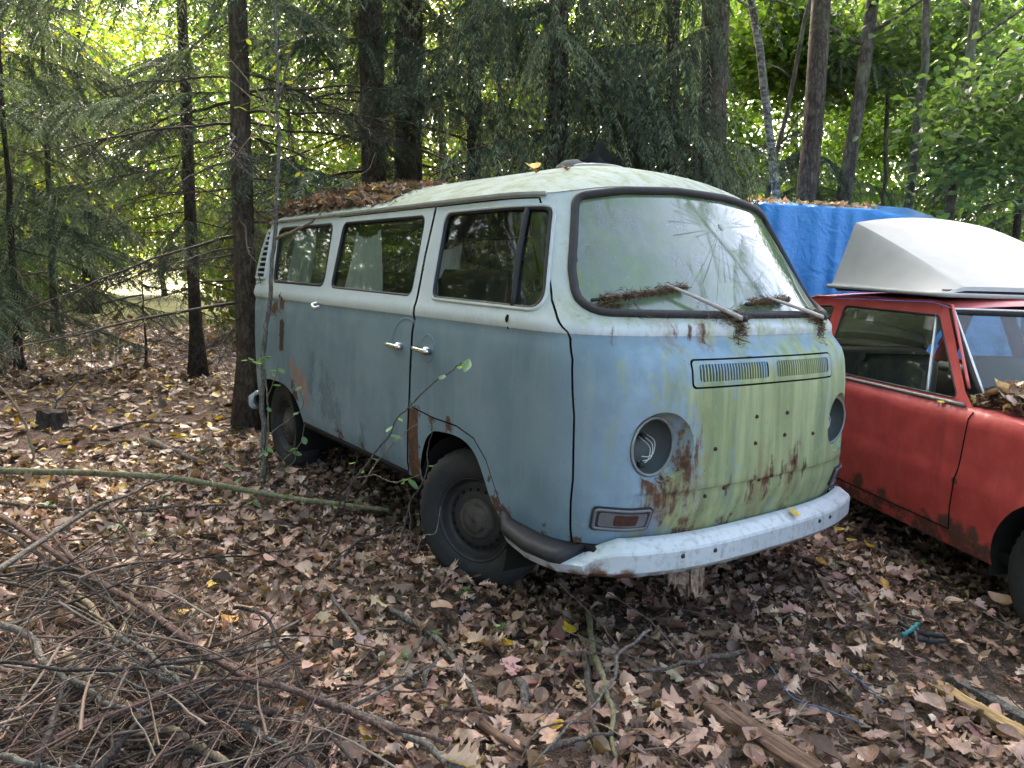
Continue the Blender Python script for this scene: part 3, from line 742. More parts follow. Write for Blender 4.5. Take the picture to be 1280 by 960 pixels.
# indicators under the lamps
for sg in (-1, 1):
    def fl(y0, y1, z0_, z1_, rad): return front_loop([(sg * y0, z0_), (sg * y1, z0_), (sg * y1, z1_), (sg * y0, z1_)], rad, .01)
    la = fl(.775, .590, .512, .602, .016); ind = pane(la, 'indicator_lamp', M['rubber'], van, .010, .02)
    n_ = len(la); a_, b_ = Soff(la, .010), Soff(la, -.002); obj('indicator_edge', np.concatenate([a_, b_]), [(i, (i + 1) % n_, n_ + (i + 1) % n_, n_ + i) for i in range(n_)], M['rubber'], ind)
    seal(fl(.766, .600, .521, .593, .012), 'indicator_frame', M['lens'], ind, .006, .011)
    pane(fl(.755, .610, .530, .584, .01), 'indicator_lens', M['lens'], ind, .0125, .02)
    pane(fl(.716, .645, .537, .578, .008), 'rusted_reflector', M['lensrust'], ind, .0145, .02)

# small bolts, emblem hole and tow eyes on the nose
g_pts = [(-.33, .80), (-.10, .905), (.10, .905), (-.10, .80), (.30, .80), (.09, .815), (-.05, .645), (.02, .655), (-.36, .62), (-.26, .64)]
for i, (yb, zb) in enumerate(g_pts):
    s0 = front_s(yb, zb); p = S2(s0, zb); v, f = lathe([(.0, .008), (.005, .0075), (.0075, .004), (.0085, 0)], 'x', 10, p); obj('bolt', v, f, M['lensrust'], van)
aa = np.linspace(0, 2 * np.pi, 28)[:-1]; pane(np.stack([front_s(.20 + .035 * np.cos(aa), .73 + .052 * np.sin(aa)), .73 + .052 * np.sin(aa)], -1), 'badge_plug', M['paint'], van, .004, .02)

# door handles and pressed hollows
def handle(xc, zc, parent, ln=.115, flip=1):
    s0 = lambda x, z: np.array([[float(side_s(x, z)), z]])
    pa = Soff(s0(xc - ln / 2, zc + .002), .030)[0]; pb = Soff(s0(xc + ln / 2, zc - .002), .030)[0]
    path = np.array([pa + [0, .022, 0], pa, pa + (pb - pa) * .5, pb, pb + [0, .022, 0]]); path = smooth_path(path, 18)
    v, f = tube(path, np.interp(np.linspace(0, 1, 18), [0, .2, .7, 1], [.010, .0095, .013, .014]), 8); h_ = obj('door_handle', v, f, M['chrome'], parent)
    q = Soff(s0(xc + flip * ln * .38, zc), .0)[0]; v, f = lathe([(.02, 0.02), (.02, -.026), (.012, -.034), (0, -.036)], 'y', 16, q + np.array([0, -.0, 0])); obj('handle_boss', v, f, M['chrome'], h_)
handle(-.292, 1.064, cab_door); handle(-.565, 1.060, slide_door)
def press(lp, name, parent, mat, off): return pane(lp, name, mat, parent, off, .02)
# arc swage beside the sliding-door handle and the dish behind the cab handle
aa = np.linspace(R(175), R(62), 22); xz = np.stack([-.475 + .135 * np.cos(aa), 1.070 + .128 * np.sin(aa)], -1)
v, f = tube(Soff(np.stack([side_s(xz[:, 0], xz[:, 1]), xz[:, 1]], -1), -.003), .011, 6); obj('handle_swage', v, f, M['paint'], slide_door)
aa = np.linspace(0, 2 * np.pi, 36)[:-1]
xz = np.stack([-.262 + .062 * np.cos(aa), 1.074 + .062 * np.sin(aa)], -1); seal(np.stack([side_s(xz[:, 0], xz[:, 1]), xz[:, 1]], -1), 'handle_dish', M['paint'], cab_door, .0045, -.0015)
for xh, zh, rr in ((.354, 1.250, .012), (.356, 1.214, .005)):
    aa = np.linspace(0, 2 * np.pi, 15)[:-1]; xz = np.stack([xh + rr * np.cos(aa), zh + rr * 1.35 * np.sin(aa)], -1); pane(np.stack([side_s(xz[:, 0], xz[:, 1]), xz[:, 1]], -1), 'mirror_hole', M['gap'], cab_door, .0026, .02)
# hook on the belt, fuel filler hollow
p = Soff(np.array([[float(side_s(-1.60, 1.222)), 1.222]]), .0)[0]
v, f = tube(smooth_path([p, p + [-.01, -.03, -.012], p + [.035, -.035, -.03], p + [.06, -.012, -.018]], 12), .010, 7); obj('belt_hook', v, f, M['alu'], van)
xz = dens(rounded([(-2.28, .86), (-2.20, .88), (-2.18, 1.06), (-2.21, 1.09), (-2.27, 1.07), (-2.26, .97)], .03), .01); xz = xz + np.random.default_rng(1).normal(0, .005, xz.shape); pane(np.stack([side_s(xz[:, 0], xz[:, 1]), xz[:, 1]], -1), 'fuel_filler_hollow', M['lensrust'], van, .002, .03)
# lower sill rail
for rt in (True, False):
    xs = np.linspace(-1.88, -.47, 20); sg = side_s(xs, np.full(20, .43), rt); P = Soff(np.stack([sg, np.full(20, .432)], -1), -.006)
    v, f = tube(P, .016, 6); obj('sill_rail', v, f, M['dark'], van)

# bumper swept round the nose
sb = np.linspace(LS + .30, LS + LF - .30, 80); base = S2(sb, np.full(80, .55)); base[:, 2] = .425
prof = [(.020, -.074), (.052, -.070), (.064, -.058), (.074, -.046), (.075, .020), (.070, .030), (.034, .056), (.022, .061), (.004, .062), (-.006, .045), (.034, .02), (.044, -.03), (.016, -.055)]
v, f = sweep(base, prof)
v = v.reshape(80, len(prof), 3); tp_ = np.clip(np.minimum(np.arange(80), 79 - np.arange(80)) / 9., 0, 1)[:, None] ** .7; v[:, :, 2] = .352 + (v[:, :, 2] - .352) * (.42 + .58 * tp_); v[:, :, 0] -= (1 - tp_) * .012; v = v.reshape(-1, 3)
bump = obj('front_bumper', v, f, M['bumper'], van); bump.data.set_sharp_from_angle(angle=R(24)); tag(bump, 'white front bumper with rust along its lower edge')
for q in (.30, .385, .62, .665):
    i = int(q * 79); T = unit(base[i + 1] - base[i]); O = np.cross(T, [0, 0, 1]); p = base[i] + O * .0735
    g = Geo(); v, f = lathe([(0, .008), (.006, .0065), (.0105, .0)], 'z', 10); Rm = np.stack([T, np.cross(O, T), O], 1); g.add(v @ Rm.T + p, f); g.build('bolt', M['rubber'], bump)
# step ends: white lower lip under a black rubber pad, up to the wheel arch
for sg in (-1, 1):
    xs = np.linspace(.865, .335, 22); yo = np.interp(xs, [.335, .42, .6, .75, .865], [.842, .895, .925, .915, .868]); zt = np.interp(xs, [.335, .42, .6, .75, .865], [.462, .437, .430, .432, .445])
    yi = np.interp(xs, [.335, .75, .865], [.82, .80, .74])
    A = np.stack([xs, sg * yo, zt - .035], -1); B = np.stack([xs, sg * (yo - .02), zt - .072 + .03 * (xs < .36)], -1); C_ = np.stack([xs, sg * yi, zt - .06], -1); D = np.stack([xs, sg * yi, zt - .01], -1)
    k = 22; V = np.concatenate([A, B, C_, D]); F = [(r_ * k + i, r_ * k + i + 1, ((r_ + 1) % 4) * k + i + 1, ((r_ + 1) % 4) * k + i) for r_ in range(4) for i in range(k - 1)]
    F += [(0, k, 2 * k, 3 * k), (k - 1, 2 * k - 1, 3 * k - 1, 4 * k - 1)]
    st = obj('entry_step', V, F, M['bumper'], van, False)
    xs2 = xs[3:]; yo2, zt2, yi2 = yo[3:], zt[3:], yi[3:]; k = len(xs2)
    pr = [(yo2 + .004, zt2 - .036), (yo2 + .006, zt2 - .012), (yo2 - .004, zt2 + .006), (yo2 - .022, zt2 + .012), (yi2, zt2 + .014), (yi2, zt2 - .01)]
    V = np.concatenate([np.stack([xs2, sg * y_, z_2], -1) for y_, z_2 in pr]); m6 = 6
    F = [(r_ * k + i, r_ * k + i + 1, ((r_ + 1) % m6) * k + i + 1, ((r_ + 1) % m6) * k + i) for r_ in range(m6) for i in range(k - 1)] + [tuple(r_ * k for r_ in range(6)), tuple(r_ * k + k - 1 for r_ in range(6))]
    obj('rubber_pad', V, F, M['rubber'], st)
# rear bumper
sb = np.linspace(2 * LS + LF + .25, 2 * LS + LF + LB - .25, 50); base = S2(sb, np.full(50, .55)); base[:, 2] = .43
v, f = sweep(base, prof); obj('rear_bumper', v, f, M['bumper'], van)

# wheels
def make_tyre():
    seg = 120; pr = np.array([(.190, -.060), (.200, -.078), (.230, -.088), (.272, -.090), (.300, -.080), (.313, -.066), (.3245, -.056), (.327, -.03), (.327, .03), (.3245, .056), (.313, .066), (.300, .080), (.272, .090), (.230, .088), (.200, .078), (.190, .060)])
    v, f = lathe(pr, 'y', seg); v = v.reshape(seg, len(pr), 3)
    for i in range(seg):
        if i % 3 == 0:
            for q in (5, 6, 7, 8, 9, 10): v[i, q, [0, 2]] *= .974
    return v.reshape(-1, 3), f
def make_rim():
    return lathe([(.192, .062), (.196, .072), (.190, .074), (.184, .060), (.176, .035), (.165, .020), (.150, .026), (.135, .040), (.118, .048), (.095, .050), (.080, .046), (.072, .052), (.050, .058), (.030, .066), (.0, .068)], 'y', 56)
tyre_me = mesh_from('tyre', *make_tyre()); tyre_me.materials.append(M['tyre'])
v, f = make_rim(); v = v * [1, -1, 1]; rim_me = mesh_from('rim', v, f); rim_me.materials.append(M['rim'])
hg = Geo()
for q in range(5): hg.add(*lathe([(0, -.066), (.008, -.066), (.010, -.048)], 'y', 8, (.058 * math.cos(q * 1.2566), 0, .058 * math.sin(q * 1.2566))))
nut_me = hg.mesh('wheel_nuts'); nut_me.materials.append(M['lensrust'])
sl = Geo()
for q in range(20):
    a = q * 2 * math.pi / 20; sl.add(*lathe([(0, -.0435), (.0075, -.0435), (.0078, -.038)], 'y', 8, (.1335 * math.cos(a), 0, .1335 * math.sin(a))))
v, f = lathe([(.098, -.046), (.092, -.058), (.075, -.066), (.066, -.062), (.060, -.070), (.040, -.078), (.0, -.080)], 'y', 36); v = v + np.random.default_rng(3).normal(0, .0008, v.shape); cap_me = mesh_from('hub_cap', v, f); cap_me.materials.append(M['hub'])
slot_me = sl.mesh('rim_holes'); slot_me.materials.append(M['gap'])
for x, sg in ((0, -1), (0, 1), (-2.4, -1), (-2.4, 1)):
    ty = link('wheel', tyre_me, None, van); ty.location = (x, sg * .705, .322); ty.rotation_euler = (0, .4 * x, 0 if sg < 0 else math.pi)
    if x == 0 and sg < 0: ty.rotation_euler = (0, .3, R(22)); tag(ty, 'dusty black front tyre sunk in leaves')
    for me in (rim_me, cap_me, slot_me): link(me.name, me, None, ty)
    # dark wheel housing
    aa = np.linspace(R(-20), R(200), 24); r_ = .37 if x == 0 else .36
    o_ = np.stack([x + r_ * np.cos(aa), np.full(24, sg * .835), .33 + r_ * np.sin(aa)], -1); i_ = o_.copy(); i_[:, 1] = sg * .50
    obj('wheel_housing', np.concatenate([o_, i_]), [(i, i + 1, 25 + i, 24 + i) for i in range(23)] + [tuple(range(24, 48))], M['dark'], van)
# floor pan
v, f = box(-3.1, .85, -.50, .50, .36, .44); obj('floor_pan', v, f, M['dark'], van, False)
for x0_, x1_ in ((-3.1, -2.78), (-1.98, -.40), (.40, .84)):
    for sg in (-1, 1):
        v, f = box(x0_, x1_, min(sg * .50, sg * .79), max(sg * .50, sg * .79), .385, .45); obj('floor_pan', v, f, M['dark'], van, False)
for sg in (-1, 1):
    v, f = tube([(-2.4, 0, .33), (-2.4, sg * .62, .33)], .045, 10); obj('axle', v, f, M['dark'], van)
    v, f = tube([(0, 0, .33), (0, sg * .62, .33)], .04, 10); obj('axle', v, f, M['dark'], van)

# inside: cab floor, dash, seats, steering wheel, rear bench, load floor
v, f = box(-3.0, .60, -.78, .78, .765, .785); obj('cabin_floor', v, f, M['seat'], van, False)
v, f = box(.45, .80, -.70, .70, 1.02, 1.20, .04); obj('dashboard', v, f, M['seat'], van)
for yc in (-.45, .45):
    v, f = box(-.45, .05, yc - .27, yc + .27, .84, 1.0, .05); st = obj('front_seat', v, f, M['seat'], van)
    v, f = box(-.50, -.38, yc - .25, yc + .25, .98, 1.44, .05); obj('backrest', v, f, M['seat'], st)
aa = np.linspace(0, 2 * np.pi, 33)[:-1]; v, f = tube(np.stack([.33 + .10 * np.sin(aa), .45 + .2 * np.cos(aa), 1.24 + .17 * np.sin(aa)], -1), .012, 6, True); sw = obj('steering_wheel', v, f, M['rubber'], van)
v, f = tube([(.33, .45, 1.24), (.62, .45, 1.0)], .02, 8); obj('steering_column', v, f, M['rubber'], sw)
v, f = box(-2.2, -1.65, -.72, .72, .80, 1.16, .06); st = obj('rear_bench', v, f, M['seat'], van)
v, f = box(-2.32, -2.18, -.72, .72, 1.1, 1.42, .05); obj('backrest', v, f, M['seat'], st)


# broken roof vent: white base ring, black torn hood
rvp = np.array([-.05, -.06, 1.915]); gq = Geo()
rvm = empty('roof_vent_tmp', None, None) if False else None
a = np.linspace(0, 2 * np.pi, 25)[:-1]
ringp = lambda rx, ry, z: np.stack([rvp[0] + rx * np.cos(a), rvp[1] + ry * np.sin(a), np.full(24, rvp[2] + z)], -1)
V = np.concatenate([ringp(.13, .15, .0), ringp(.13, .15, .030), ringp(.115, .135, .038), ringp(.10, .12, .025)])
vent_o = obj('roof_vent', V, [(q * 24 + i, q * 24 + (i + 1) % 24, (q + 1) * 24 + (i + 1) % 24, (q + 1) * 24 + i) for q in range(3) for i in range(24)], M['gutter'], van)
tag(vent_o, 'broken roof vent with a torn black plastic hood')
rt_ = np.random.default_rng(5); n_ = 25; tt = np.linspace(-1, 1, n_)
hgt = np.interp(tt, [-1, -.7, -.35, -.1, .02, .12, .3, .6, .8, 1], [.02, .045, .06, .10, .145, .14, .105, .07, .035, .015]) + rt_.normal(0, .004, n_)
dirv = np.array([V_R[0], V_R[1], 0.]); dirv /= np.linalg.norm(dirv); back = np.array([-dirv[1], dirv[0], 0])
b0 = rvp + [0, 0, .02] + dirv * (tt[:, None] * .15) + back * (.05 * (1 - tt[:, None] ** 2))
t0 = b0 + np.array([0, 0, 1]) * hgt[:, None] + back * (-.05 * hgt[:, None] / .14)
mid = (b0 + t0) / 2 + back * .02
V = np.concatenate([b0, mid, t0, t0 + back * .006, mid + back * .006, b0 + back * .006])
F = [(q * n_ + i, q * n_ + i + 1, (q + 1) * n_ + i + 1, (q + 1) * n_ + i) for q in range(5) for i in range(n_ - 1)]
obj('torn_hood', V, F, M['rubber'], vent_o, False)
lump = rvp + [0, 0, .02] - dirv * .11
g = Geo(); v, f = lathe([(0, .045), (.05, .04), (.085, .02), (.095, 0)], 'z', 14, lump); v[:, 2] += rt_.normal(0, .004, len(v)); g.add(v, f); g.build('vent_remnant', M['liner'], vent_o)

# wipers
def fs(y, z, off): return Soff(np.array([[float(front_s(y, z)), z]]), off)[0]
def wiper(b0, b1, am, piv):
    A, B, C_, D = fs(*b0, .018), fs(*b1, .018), fs(*am, .030), fs(*piv, .030)
    v, f = tube(smooth_path([A, (A + B) / 2 + [.004, 0, 0], B], 12), .0075, 6); w = obj('wiper', v, f, M['rubber'], van)
    v, f = tube(smooth_path([C_, (C_ + D) / 2 + [.010, 0, .0], D], 12), np.linspace(.0055, .011, 12), 6); obj('wiper_arm', v, f, M['wiperarm'], w)
    v, f = tube([D - [.03, 0, 0], D + [.012, 0, .004]], [.016, .013], 10); obj('wiper_spindle', v, f, M['rubber'], w)
WB = [((-.715, 1.325), (-.335, 1.385), (-.43, 1.385), (-.13, 1.262)), ((-.055, 1.325), (.26, 1.345), (.10, 1.345), (.47, 1.262))]
for q in WB: wiper(*q)

def strips(n, pos, ln, wd, seed, flat=.5, colr=((.05, .03, .02), (.16, .10, .06))):
    """thin dry needles / stalks as folded slivers"""
    r = np.random.default_rng(seed); d = unit(r.normal(0, 1, (n, 3)) * [1, 1, flat]); L = r.uniform(.5, 1, n)[:, None] * ln
    sidev = unit(np.cross(d, r.normal(0, 1, (n, 3)))); w = wd * r.uniform(.6, 1.3, n)[:, None]
    A = pos - d * L / 2; B = pos + d * L / 2; C_ = pos + np.cross(d, sidev) * L * .08
    V = np.stack([A, C_ - sidev * w, B, C_ + sidev * w], 1).reshape(-1, 3)
    F = np.arange(4 * n).reshape(n, 4); k = r.uniform(0, 1, n)[:, None]
    c = np.repeat(np.array(colr[0]) * (1 - k) + np.array(colr[1]) * k, 4, 0)
    return V, F, c
# needle clots caught on the wipers and at the foot of the screen
ps = []
r = np.random.default_rng(11)
for (b0, b1, am, piv), k in zip(WB, (1, 1)):
    for _ in range(700):
        t_ = r.uniform(.08, 1); y_ = b0[0] + (b1[0] - b0[0]) * t_ + r.normal(0, .008); z_ = b0[1] + (b1[1] - b0[1]) * t_ + abs(r.normal(0, .012)) - .006
        ps.append(fs(y_, z_, r.uniform(.008, .03)))
    for _ in range(350): ps.append(fs(piv[0] - abs(r.normal(0, .07)) + .03, piv[1] + r.normal(.016, .014), r.uniform(.004, .03)))
    for _ in range(160): ps.append(fs(piv[0] + r.normal(0, .02), piv[1] - abs(r.normal(0, .045)), .006))
for _ in range(160): ps.append(fs(-.70 + abs(r.normal(0, .05)), 1.305 + abs(r.normal(0, .014)), .008))
for _ in range(120): ps.append(fs(r.uniform(-.7, .7), 1.283 + r.normal(0, .005), .012))
v, f, c = strips(len(ps), np.array(ps), .05, .0016, 4)
tag(obj('needle_debris', v, f, M['litter'], None, False, c), 'brown pine needles clotted on the wipers and screen foot', 'debris', kind='stuff')

# curtains inside
def curtain(name, label, tl, tr, bl, br, sag, yv, folds):
    nu_, nv_ = 40, 24; U, W = np.meshgrid(np.linspace(0, 1, nu_), np.linspace(0, 1, nv_))
    X = (tl[0] + (tr[0] - tl[0]) * U) * (1 - W) + (bl[0] + (br[0] - bl[0]) * U) * W; Z = (tl[1] + (tr[1] - tl[1]) * U) * (1 - W) + (bl[1] + (br[1] - bl[1]) * U) * W
    Z = Z - sag * 4 * U * (1 - U) * (1 - W) ** 2
    Y = -(yv - .19 * (Z - 1.3)) + .012 * np.sin(U * folds * 6.28 + 1.5 * np.sin(W * 2)) * (.6 + .6 * W)
    i = np.arange(nu_ * nv_).reshape(nv_, nu_); F = np.stack([i[:-1, :-1], i[:-1, 1:], i[1:, 1:], i[1:, :-1]], -1).reshape(-1, 4)
    tag(obj(name, np.stack([X, Y, Z], -1), F, M['fabric']), label, 'curtain')
curtain('curtain', 'faded blue cloth curtain sagging inside the middle side window', (-1.36, 1.645), (-1.05, 1.645), (-1.41, 1.28), (-.91, 1.28), .045, .78, 5)
curtain('curtain', 'dim blue curtain behind the mossy rearmost side window', (-2.42, 1.66), (-2.02, 1.66), (-2.42, 1.29), (-2.02, 1.29), .01, .76, 6)
curtain('curtain', 'dark curtain bunched at the front end of the middle side window', (-.80, 1.55), (-.56, 1.58), (-.84, 1.28), (-.56, 1.28), .02, .55, 5)

# ------------------------------------------------------------------ the red car
CARO = (1.982, 1.601, -.029); CARZ = R(-26.9)
car = empty('red_car', 'rusty red saloon car parked beside the blue van', 'car', CARO, CARZ)
def make_red():
    t = NT('faded_red_paint'); x, y, z = t.xyz(); nm = t.noise(9, 6, .62); nf = t.noise(45, 5)
    st = t.noise(1, 5, .6, t.scale(t.P(), (14, 14, 2)))
    c = t.mix(t.map(nm, .3, .7), rgb((.40, .045, .039)), rgb((.52, .076, .064)))
    c = t.mix(t.map(st, .5, .75, 0, .4), c, rgb((.20, .03, .028)))
    up = t.map(t.xyz(t.n('NewGeometry').outputs['Normal'])[2], .3, .9)
    c = t.mix(t.m('MULTIPLY', up, .55), c, rgb((.46, .13, .13)))  # pinker upward faces: light on the shoulder put into the colour
    c = t.mix(t.map(nf, .62, .72, 0, .4), c, rgb((.12, .04, .03)))
    e = t.m('ADD', z, t.m('MULTIPLY', t.m('SUBTRACT', nm, .5), .22))
    r1 = t.m('MULTIPLY', t.map(e, .37, .33), t.map(nm, .40, .52))
    sp = paint_spots(t, [(-.47, -.79, .36, .07), (-.40, -.79, .33, .08), (-.30, -.79, .36, .06), (-.60, -.79, .33, .06), (-.95, -.79, .37, .05), (-1.15, -.79, .38, .06), (-.43, -.80, .58, .022), (-.62, -.78, .90, .012)], nm, .36, 1.)
    rm = t.m('MAXIMUM', r1, sp); c = t.mix(rm, c, t.mix(nf, rgb((.035, .018, .012)), rgb((.17, .06, .035))))
    return t.done(t.bsdf(c, t.m('ADD', .38, t.m('MULTIPLY', rm, .4)), .5, 0, t.bump(t.m('ADD', nf, t.m('MULTIPLY', rm, nf)), .12, .004)))
M['red'] = make_red()
M['boxwhite'] = simple('stained_white_fibreglass', (.33, .33, .325), .9, .08, 0, 5, .2, .08)
CW_z = [.20, .30, .40, .585, .60, .625, .80, .88, .890, .905, .915]; CW_w = [.750, .775, .788, .803, .806, .793, .795, .794, .789, .774, .755]
def cside(x, z, sg):
    x = np.asarray(x, float); z = np.asarray(z, float)
    w = np.interp(z, CW_z, CW_w); w = w - .10 * np.clip(x - .05, 0, 2) ** 2 - .05 * np.clip(-2.3 - x, 0, 2) ** 2
    return np.stack([x + 0 * z, sg * w, z + 0 * x], -1)
def ctri(outl, holes, step, fn, name, mat, parent, off=0.):
    lo, hi = outl.min(0), outl.max(0)
    G_ = np.stack(np.meshgrid(np.arange(lo[0], hi[0], step), np.arange(lo[1], hi[1], step * .6)), -1).reshape(-1, 2); G_ = G_[pip(outl, G_)]
    v, f = cdt([outl] + holes, G_); c = v[f].mean(1); k = pip(outl, c)
    for h in holes: k &= ~pip(h, c)
    f = f[k]; P = fn(v[:, 0], v[:, 1]); P[:, 1] += np.sign(P[:, 1]) * off
    return obj(name, P, f, mat, parent)
def carch(xc): a_ = np.linspace(R(-28), R(208), 26); return np.stack([xc + .345 * np.cos(a_), .30 + .325 * np.sin(a_)], -1)
lower = dens([(-3.16, .33), (-2.75, .26), (.38, .26), (.60, .36), (.68, .50), (.66, .80), (.50, .872), (-.40, .915), (-2.55, .915), (-3.20, .86), (-3.26, .6)], .05)
for sg in (-1, 1):
    fn = lambda x, z, sg=sg: cside(x, z, sg)
    hole = [np.clip(carch(.14), [-9, .2], 9), np.clip(carch(-2.42), [-9, .2], 9)]
    side = ctri(lower, hole, .06, fn, 'side_panel', M['red'], car)
    # door cuts
    for pts in ([(-.395, .905), (-.415, .70), (-.45, .45), (-.455, .34)], [(-1.68, .905), (-1.71, .6), (-1.71, .34)], [(-.455, .338), (-1.71, .338)]):
        P = dens(pts, .03, False); v, f = tube(cside(P[:, 0], P[:, 1], sg) + [0, sg * .0005, 0], .0035, 5); obj('door_gap', v, f, M['gap'], side)
    P = dens([(-.475, .925), (-2.45, .925)], .06, False); v, f = tube(np.stack([P[:, 0], np.full(len(P), sg * .758), P[:, 1]], -1), .010, 6); obj('belt_trim', v, f, M['dullrim'], side)
    q = cside(np.array([-1.40]), np.array([.80]), sg)[0]; v, f = box(q[0] - .05, q[0] + .05, q[1] - .02, q[1] + .02, q[2] - .012, q[2] + .012, .006); obj('door_handle', v, f, M['chrome'], side)
    # greenhouse side
    def gfn(x, z, sg=sg): return np.stack([x + 0 * z, sg * (.750 - (z - .91) * (.168 / .46)), z + 0 * x], -1)
    go = dens([(-.42, .91), (-.52, .985), (-.86, 1.365), (-.98, 1.385), (-2.08, 1.375), (-2.20, 1.34), (-2.62, .91)], .05)
    w1 = dens(rounded([(-.545, .942), (-.900, 1.318), (-1.73, 1.335), (-1.66, .940)], [.02, .05, .03, .03]), .03)
    w2 = dens(rounded([(-1.78, .945), (-1.84, 1.330), (-2.06, 1.322), (-2.36, .955)], .04), .03)
    gs = ctri(go, [w1, w2], .07, gfn, 'pillar_panel', M['red'], car)
    for w in (w1, w2):
        G_ = np.stack(np.meshgrid(np.arange(-2.6, -.4, .1), np.arange(.93, 1.36, .1)), -1).reshape(-1, 2); G_ = G_[pip(w, G_)]
        v, f = cdt([w], G_); c = v[f].mean(1); f = f[pip(w, c)]; P = gfn(v[:, 0], v[:, 1]); P[:, 1] -= sg * .012
        pn = obj('window_pane', P, f, M['glass'], car)
        P = gfn(w[:, 0], w[:, 1]); v, f = tube(P - [0, sg * .004, 0], .007, 6, True); obj('window_seal', v, f, M['rubber'], pn)
    z_ = np.linspace(.94, 1.325, 8); x_ = np.linspace(-.755, -.925, 8); v, f = tube(gfn(x_, z_) - [0, sg * .006, 0], .0085, 6); obj('quarter_light_bar', v, f, M['alu'], gs)
    P = dens([(-.50, 1.0), (-.83, 1.372), (-.98, 1.395), (-2.08, 1.385), (-2.22, 1.345), (-2.5, 1.05)], .05, False); v, f = tube(gfn(P[:, 0], P[:, 1]) + [0, sg * .004, 0], .008, 6); obj('rain_gutter', v, f, M['red'], gs)
# roof, bonnet, boot, nose and tail as crowned sheets
def sheet(name, rows, mat, crown=0., n_=13, smooth=True, parent=car):
    """rows: (x, half width, z, bow) from one end to the other"""
    t_ = np.linspace(-1, 1, n_); V = []
    for x, hw, z, bow in rows: V.append(np.stack([x + bow * (1 - t_ ** 2), hw * t_, z + crown * (1 - t_ ** 2)], -1))
    m = len(rows); F = [(i * n_ + j, i * n_ + j + 1, (i + 1) * n_ + j + 1, (i + 1) * n_ + j) for i in range(m - 1) for j in range(n_ - 1)]
    return obj(name, np.concatenate(V), F, mat, parent, smooth)
sheet('roof_panel', [(-.84, .575, 1.352, .07), (-.87, .580, 1.375, .06), (-1.0, .584, 1.392, .03), (-1.5, .588, 1.402, 0), (-2.05, .582, 1.388, -.02), (-2.19, .575, 1.352, -.06)], M['red'], .035)
ws = sheet('windscreen', [(-.46, .675, .945, .10), (-.60, .645, 1.09, .09), (-.74, .61, 1.23, .08), (-.845, .575, 1.345, .07)], M['glass_rear'], .0, 15)
tr_ = np.linspace(-1, 1, 15); e0 = np.stack([-.46 + .10 * (1 - tr_ ** 2), .675 * tr_, np.full(15, .945)], -1); e1 = np.stack([-.845 + .07 * (1 - tr_ ** 2), .575 * tr_, np.full(15, 1.345)], -1)
lp = np.concatenate([e0, np.linspace(e0[-1], e1[-1], 8)[1:-1], e1[::-1], np.linspace(e1[0], e0[0], 8)[1:-1]])
v, f = tube(lp, .020, 6, True); obj('screen_rubber', v, f, M['rubber'], ws)
v, f = tube(lp + [.012, 0, .012], .007, 6, True); obj('screen_trim', v, f, M['alu'], ws)
sheet('rear_screen', [(-2.20, .572, 1.34, -.06), (-2.62, .66, .93, -.08)], M['glass_rear'], .0, 9)
sheet('bonnet', [(-.47, .757, .916, .09), (-.38, .760, .9145, .06), (-.1, .780, .9015, .02), (.3, .7865, .8825, 0), (.50, .776, .8725, .01), (.60, .769, .832, .04), (.66, .760, .801, .05)], M['red'], .028, 17)
sheet('boot_lid', [(-2.55, .755, .916, -.08), (-3.0, .766, .878, 0), (-3.2, .756, .861, -.03), (-3.262, .757, .6, -.05), (-3.16, .742, .33, -.05)], M['red'], .015)
sheet('nose_panel', [(.66, .760, .802, .05), (.675, .758, .70, .05), (.681, .758, .52, .05), (.60, .755, .36, .05), (.38, .762, .26, .05)], M['red'], .0)
gr = sheet('front_grille', [(.72, .66, .77, .035), (.725, .66, .57, .035)], M['gap'], 0.)
for q in range(6):
    zz_ = .60 + .03 * q; v, f = tube(np.stack([.735 + .035 * (1 - tr_ ** 2), .65 * tr_, np.full(15, zz_)], -1), .006, 5); obj('grille_bar', v, f, M['alu'], gr)
for yh in (-.54, .54):
    v, f = lathe([(.0, .80), (.05, .795), (.085, .78), (.09, .76), (.095, .72)], 'x', 24, (0, yh, .675)); h_ = obj('headlamp', v, f, M['lens'], car)
    v, f = lathe([(.088, .77), (.10, .778), (.104, .765), (.102, .72)], 'x', 24, (0, yh, .675)); obj('lamp_rim', v, f, M['chrome'], h_)
t17 = np.linspace(-1, 1, 25); path = np.stack([.76 + .06 * (1 - t17 ** 4), .80 * t17, np.full(25, .44)], -1)
v, f = sweep(path, [(-.01, -.05), (.02, -.045), (.035, 0), (.02, .045), (-.01, .05)]); obj('front_bumper', v, f, M['chrome'], car)
path = np.stack([-3.36 - .05 * (1 - t17 ** 4), -.80 * t17, np.full(25, .45)], -1); v, f = sweep(path, [(-.01, -.05), (.02, -.045), (.035, 0), (.02, .045), (-.01, .05)]); obj('rear_bumper', v, f, M['chrome'], car)
v, f = box(-3.1, .55, -.72, .72, .27, .32); obj('floor_pan', v, f, M['dark'], car, False)
for x_, w in ((.14, .42), (-2.42, .42)):
    for sg in (-1, 1):
        ty = link('wheel', tyre_me, None, car); ty.location = (x_, sg * .685, .29); ty.scale = (.89, .85, .89); ty.rotation_euler = (0, .5, 0 if sg < 0 else math.pi)
        for me in (rim_me,): link('rim', me, None, ty)
        a_ = np.linspace(R(-15), R(195), 20); o_ = np.stack([x_ + .36 * np.cos(a_), np.full(20, sg * .765), .30 + .34 * np.sin(a_)], -1); i_ = o_.copy(); i_[:, 1] = sg * .5
        obj('wheel_housing', np.concatenate([o_, i_]), [(i, i + 1, 21 + i, 20 + i) for i in range(19)] + [tuple(range(20, 40))], M['dark'], car)
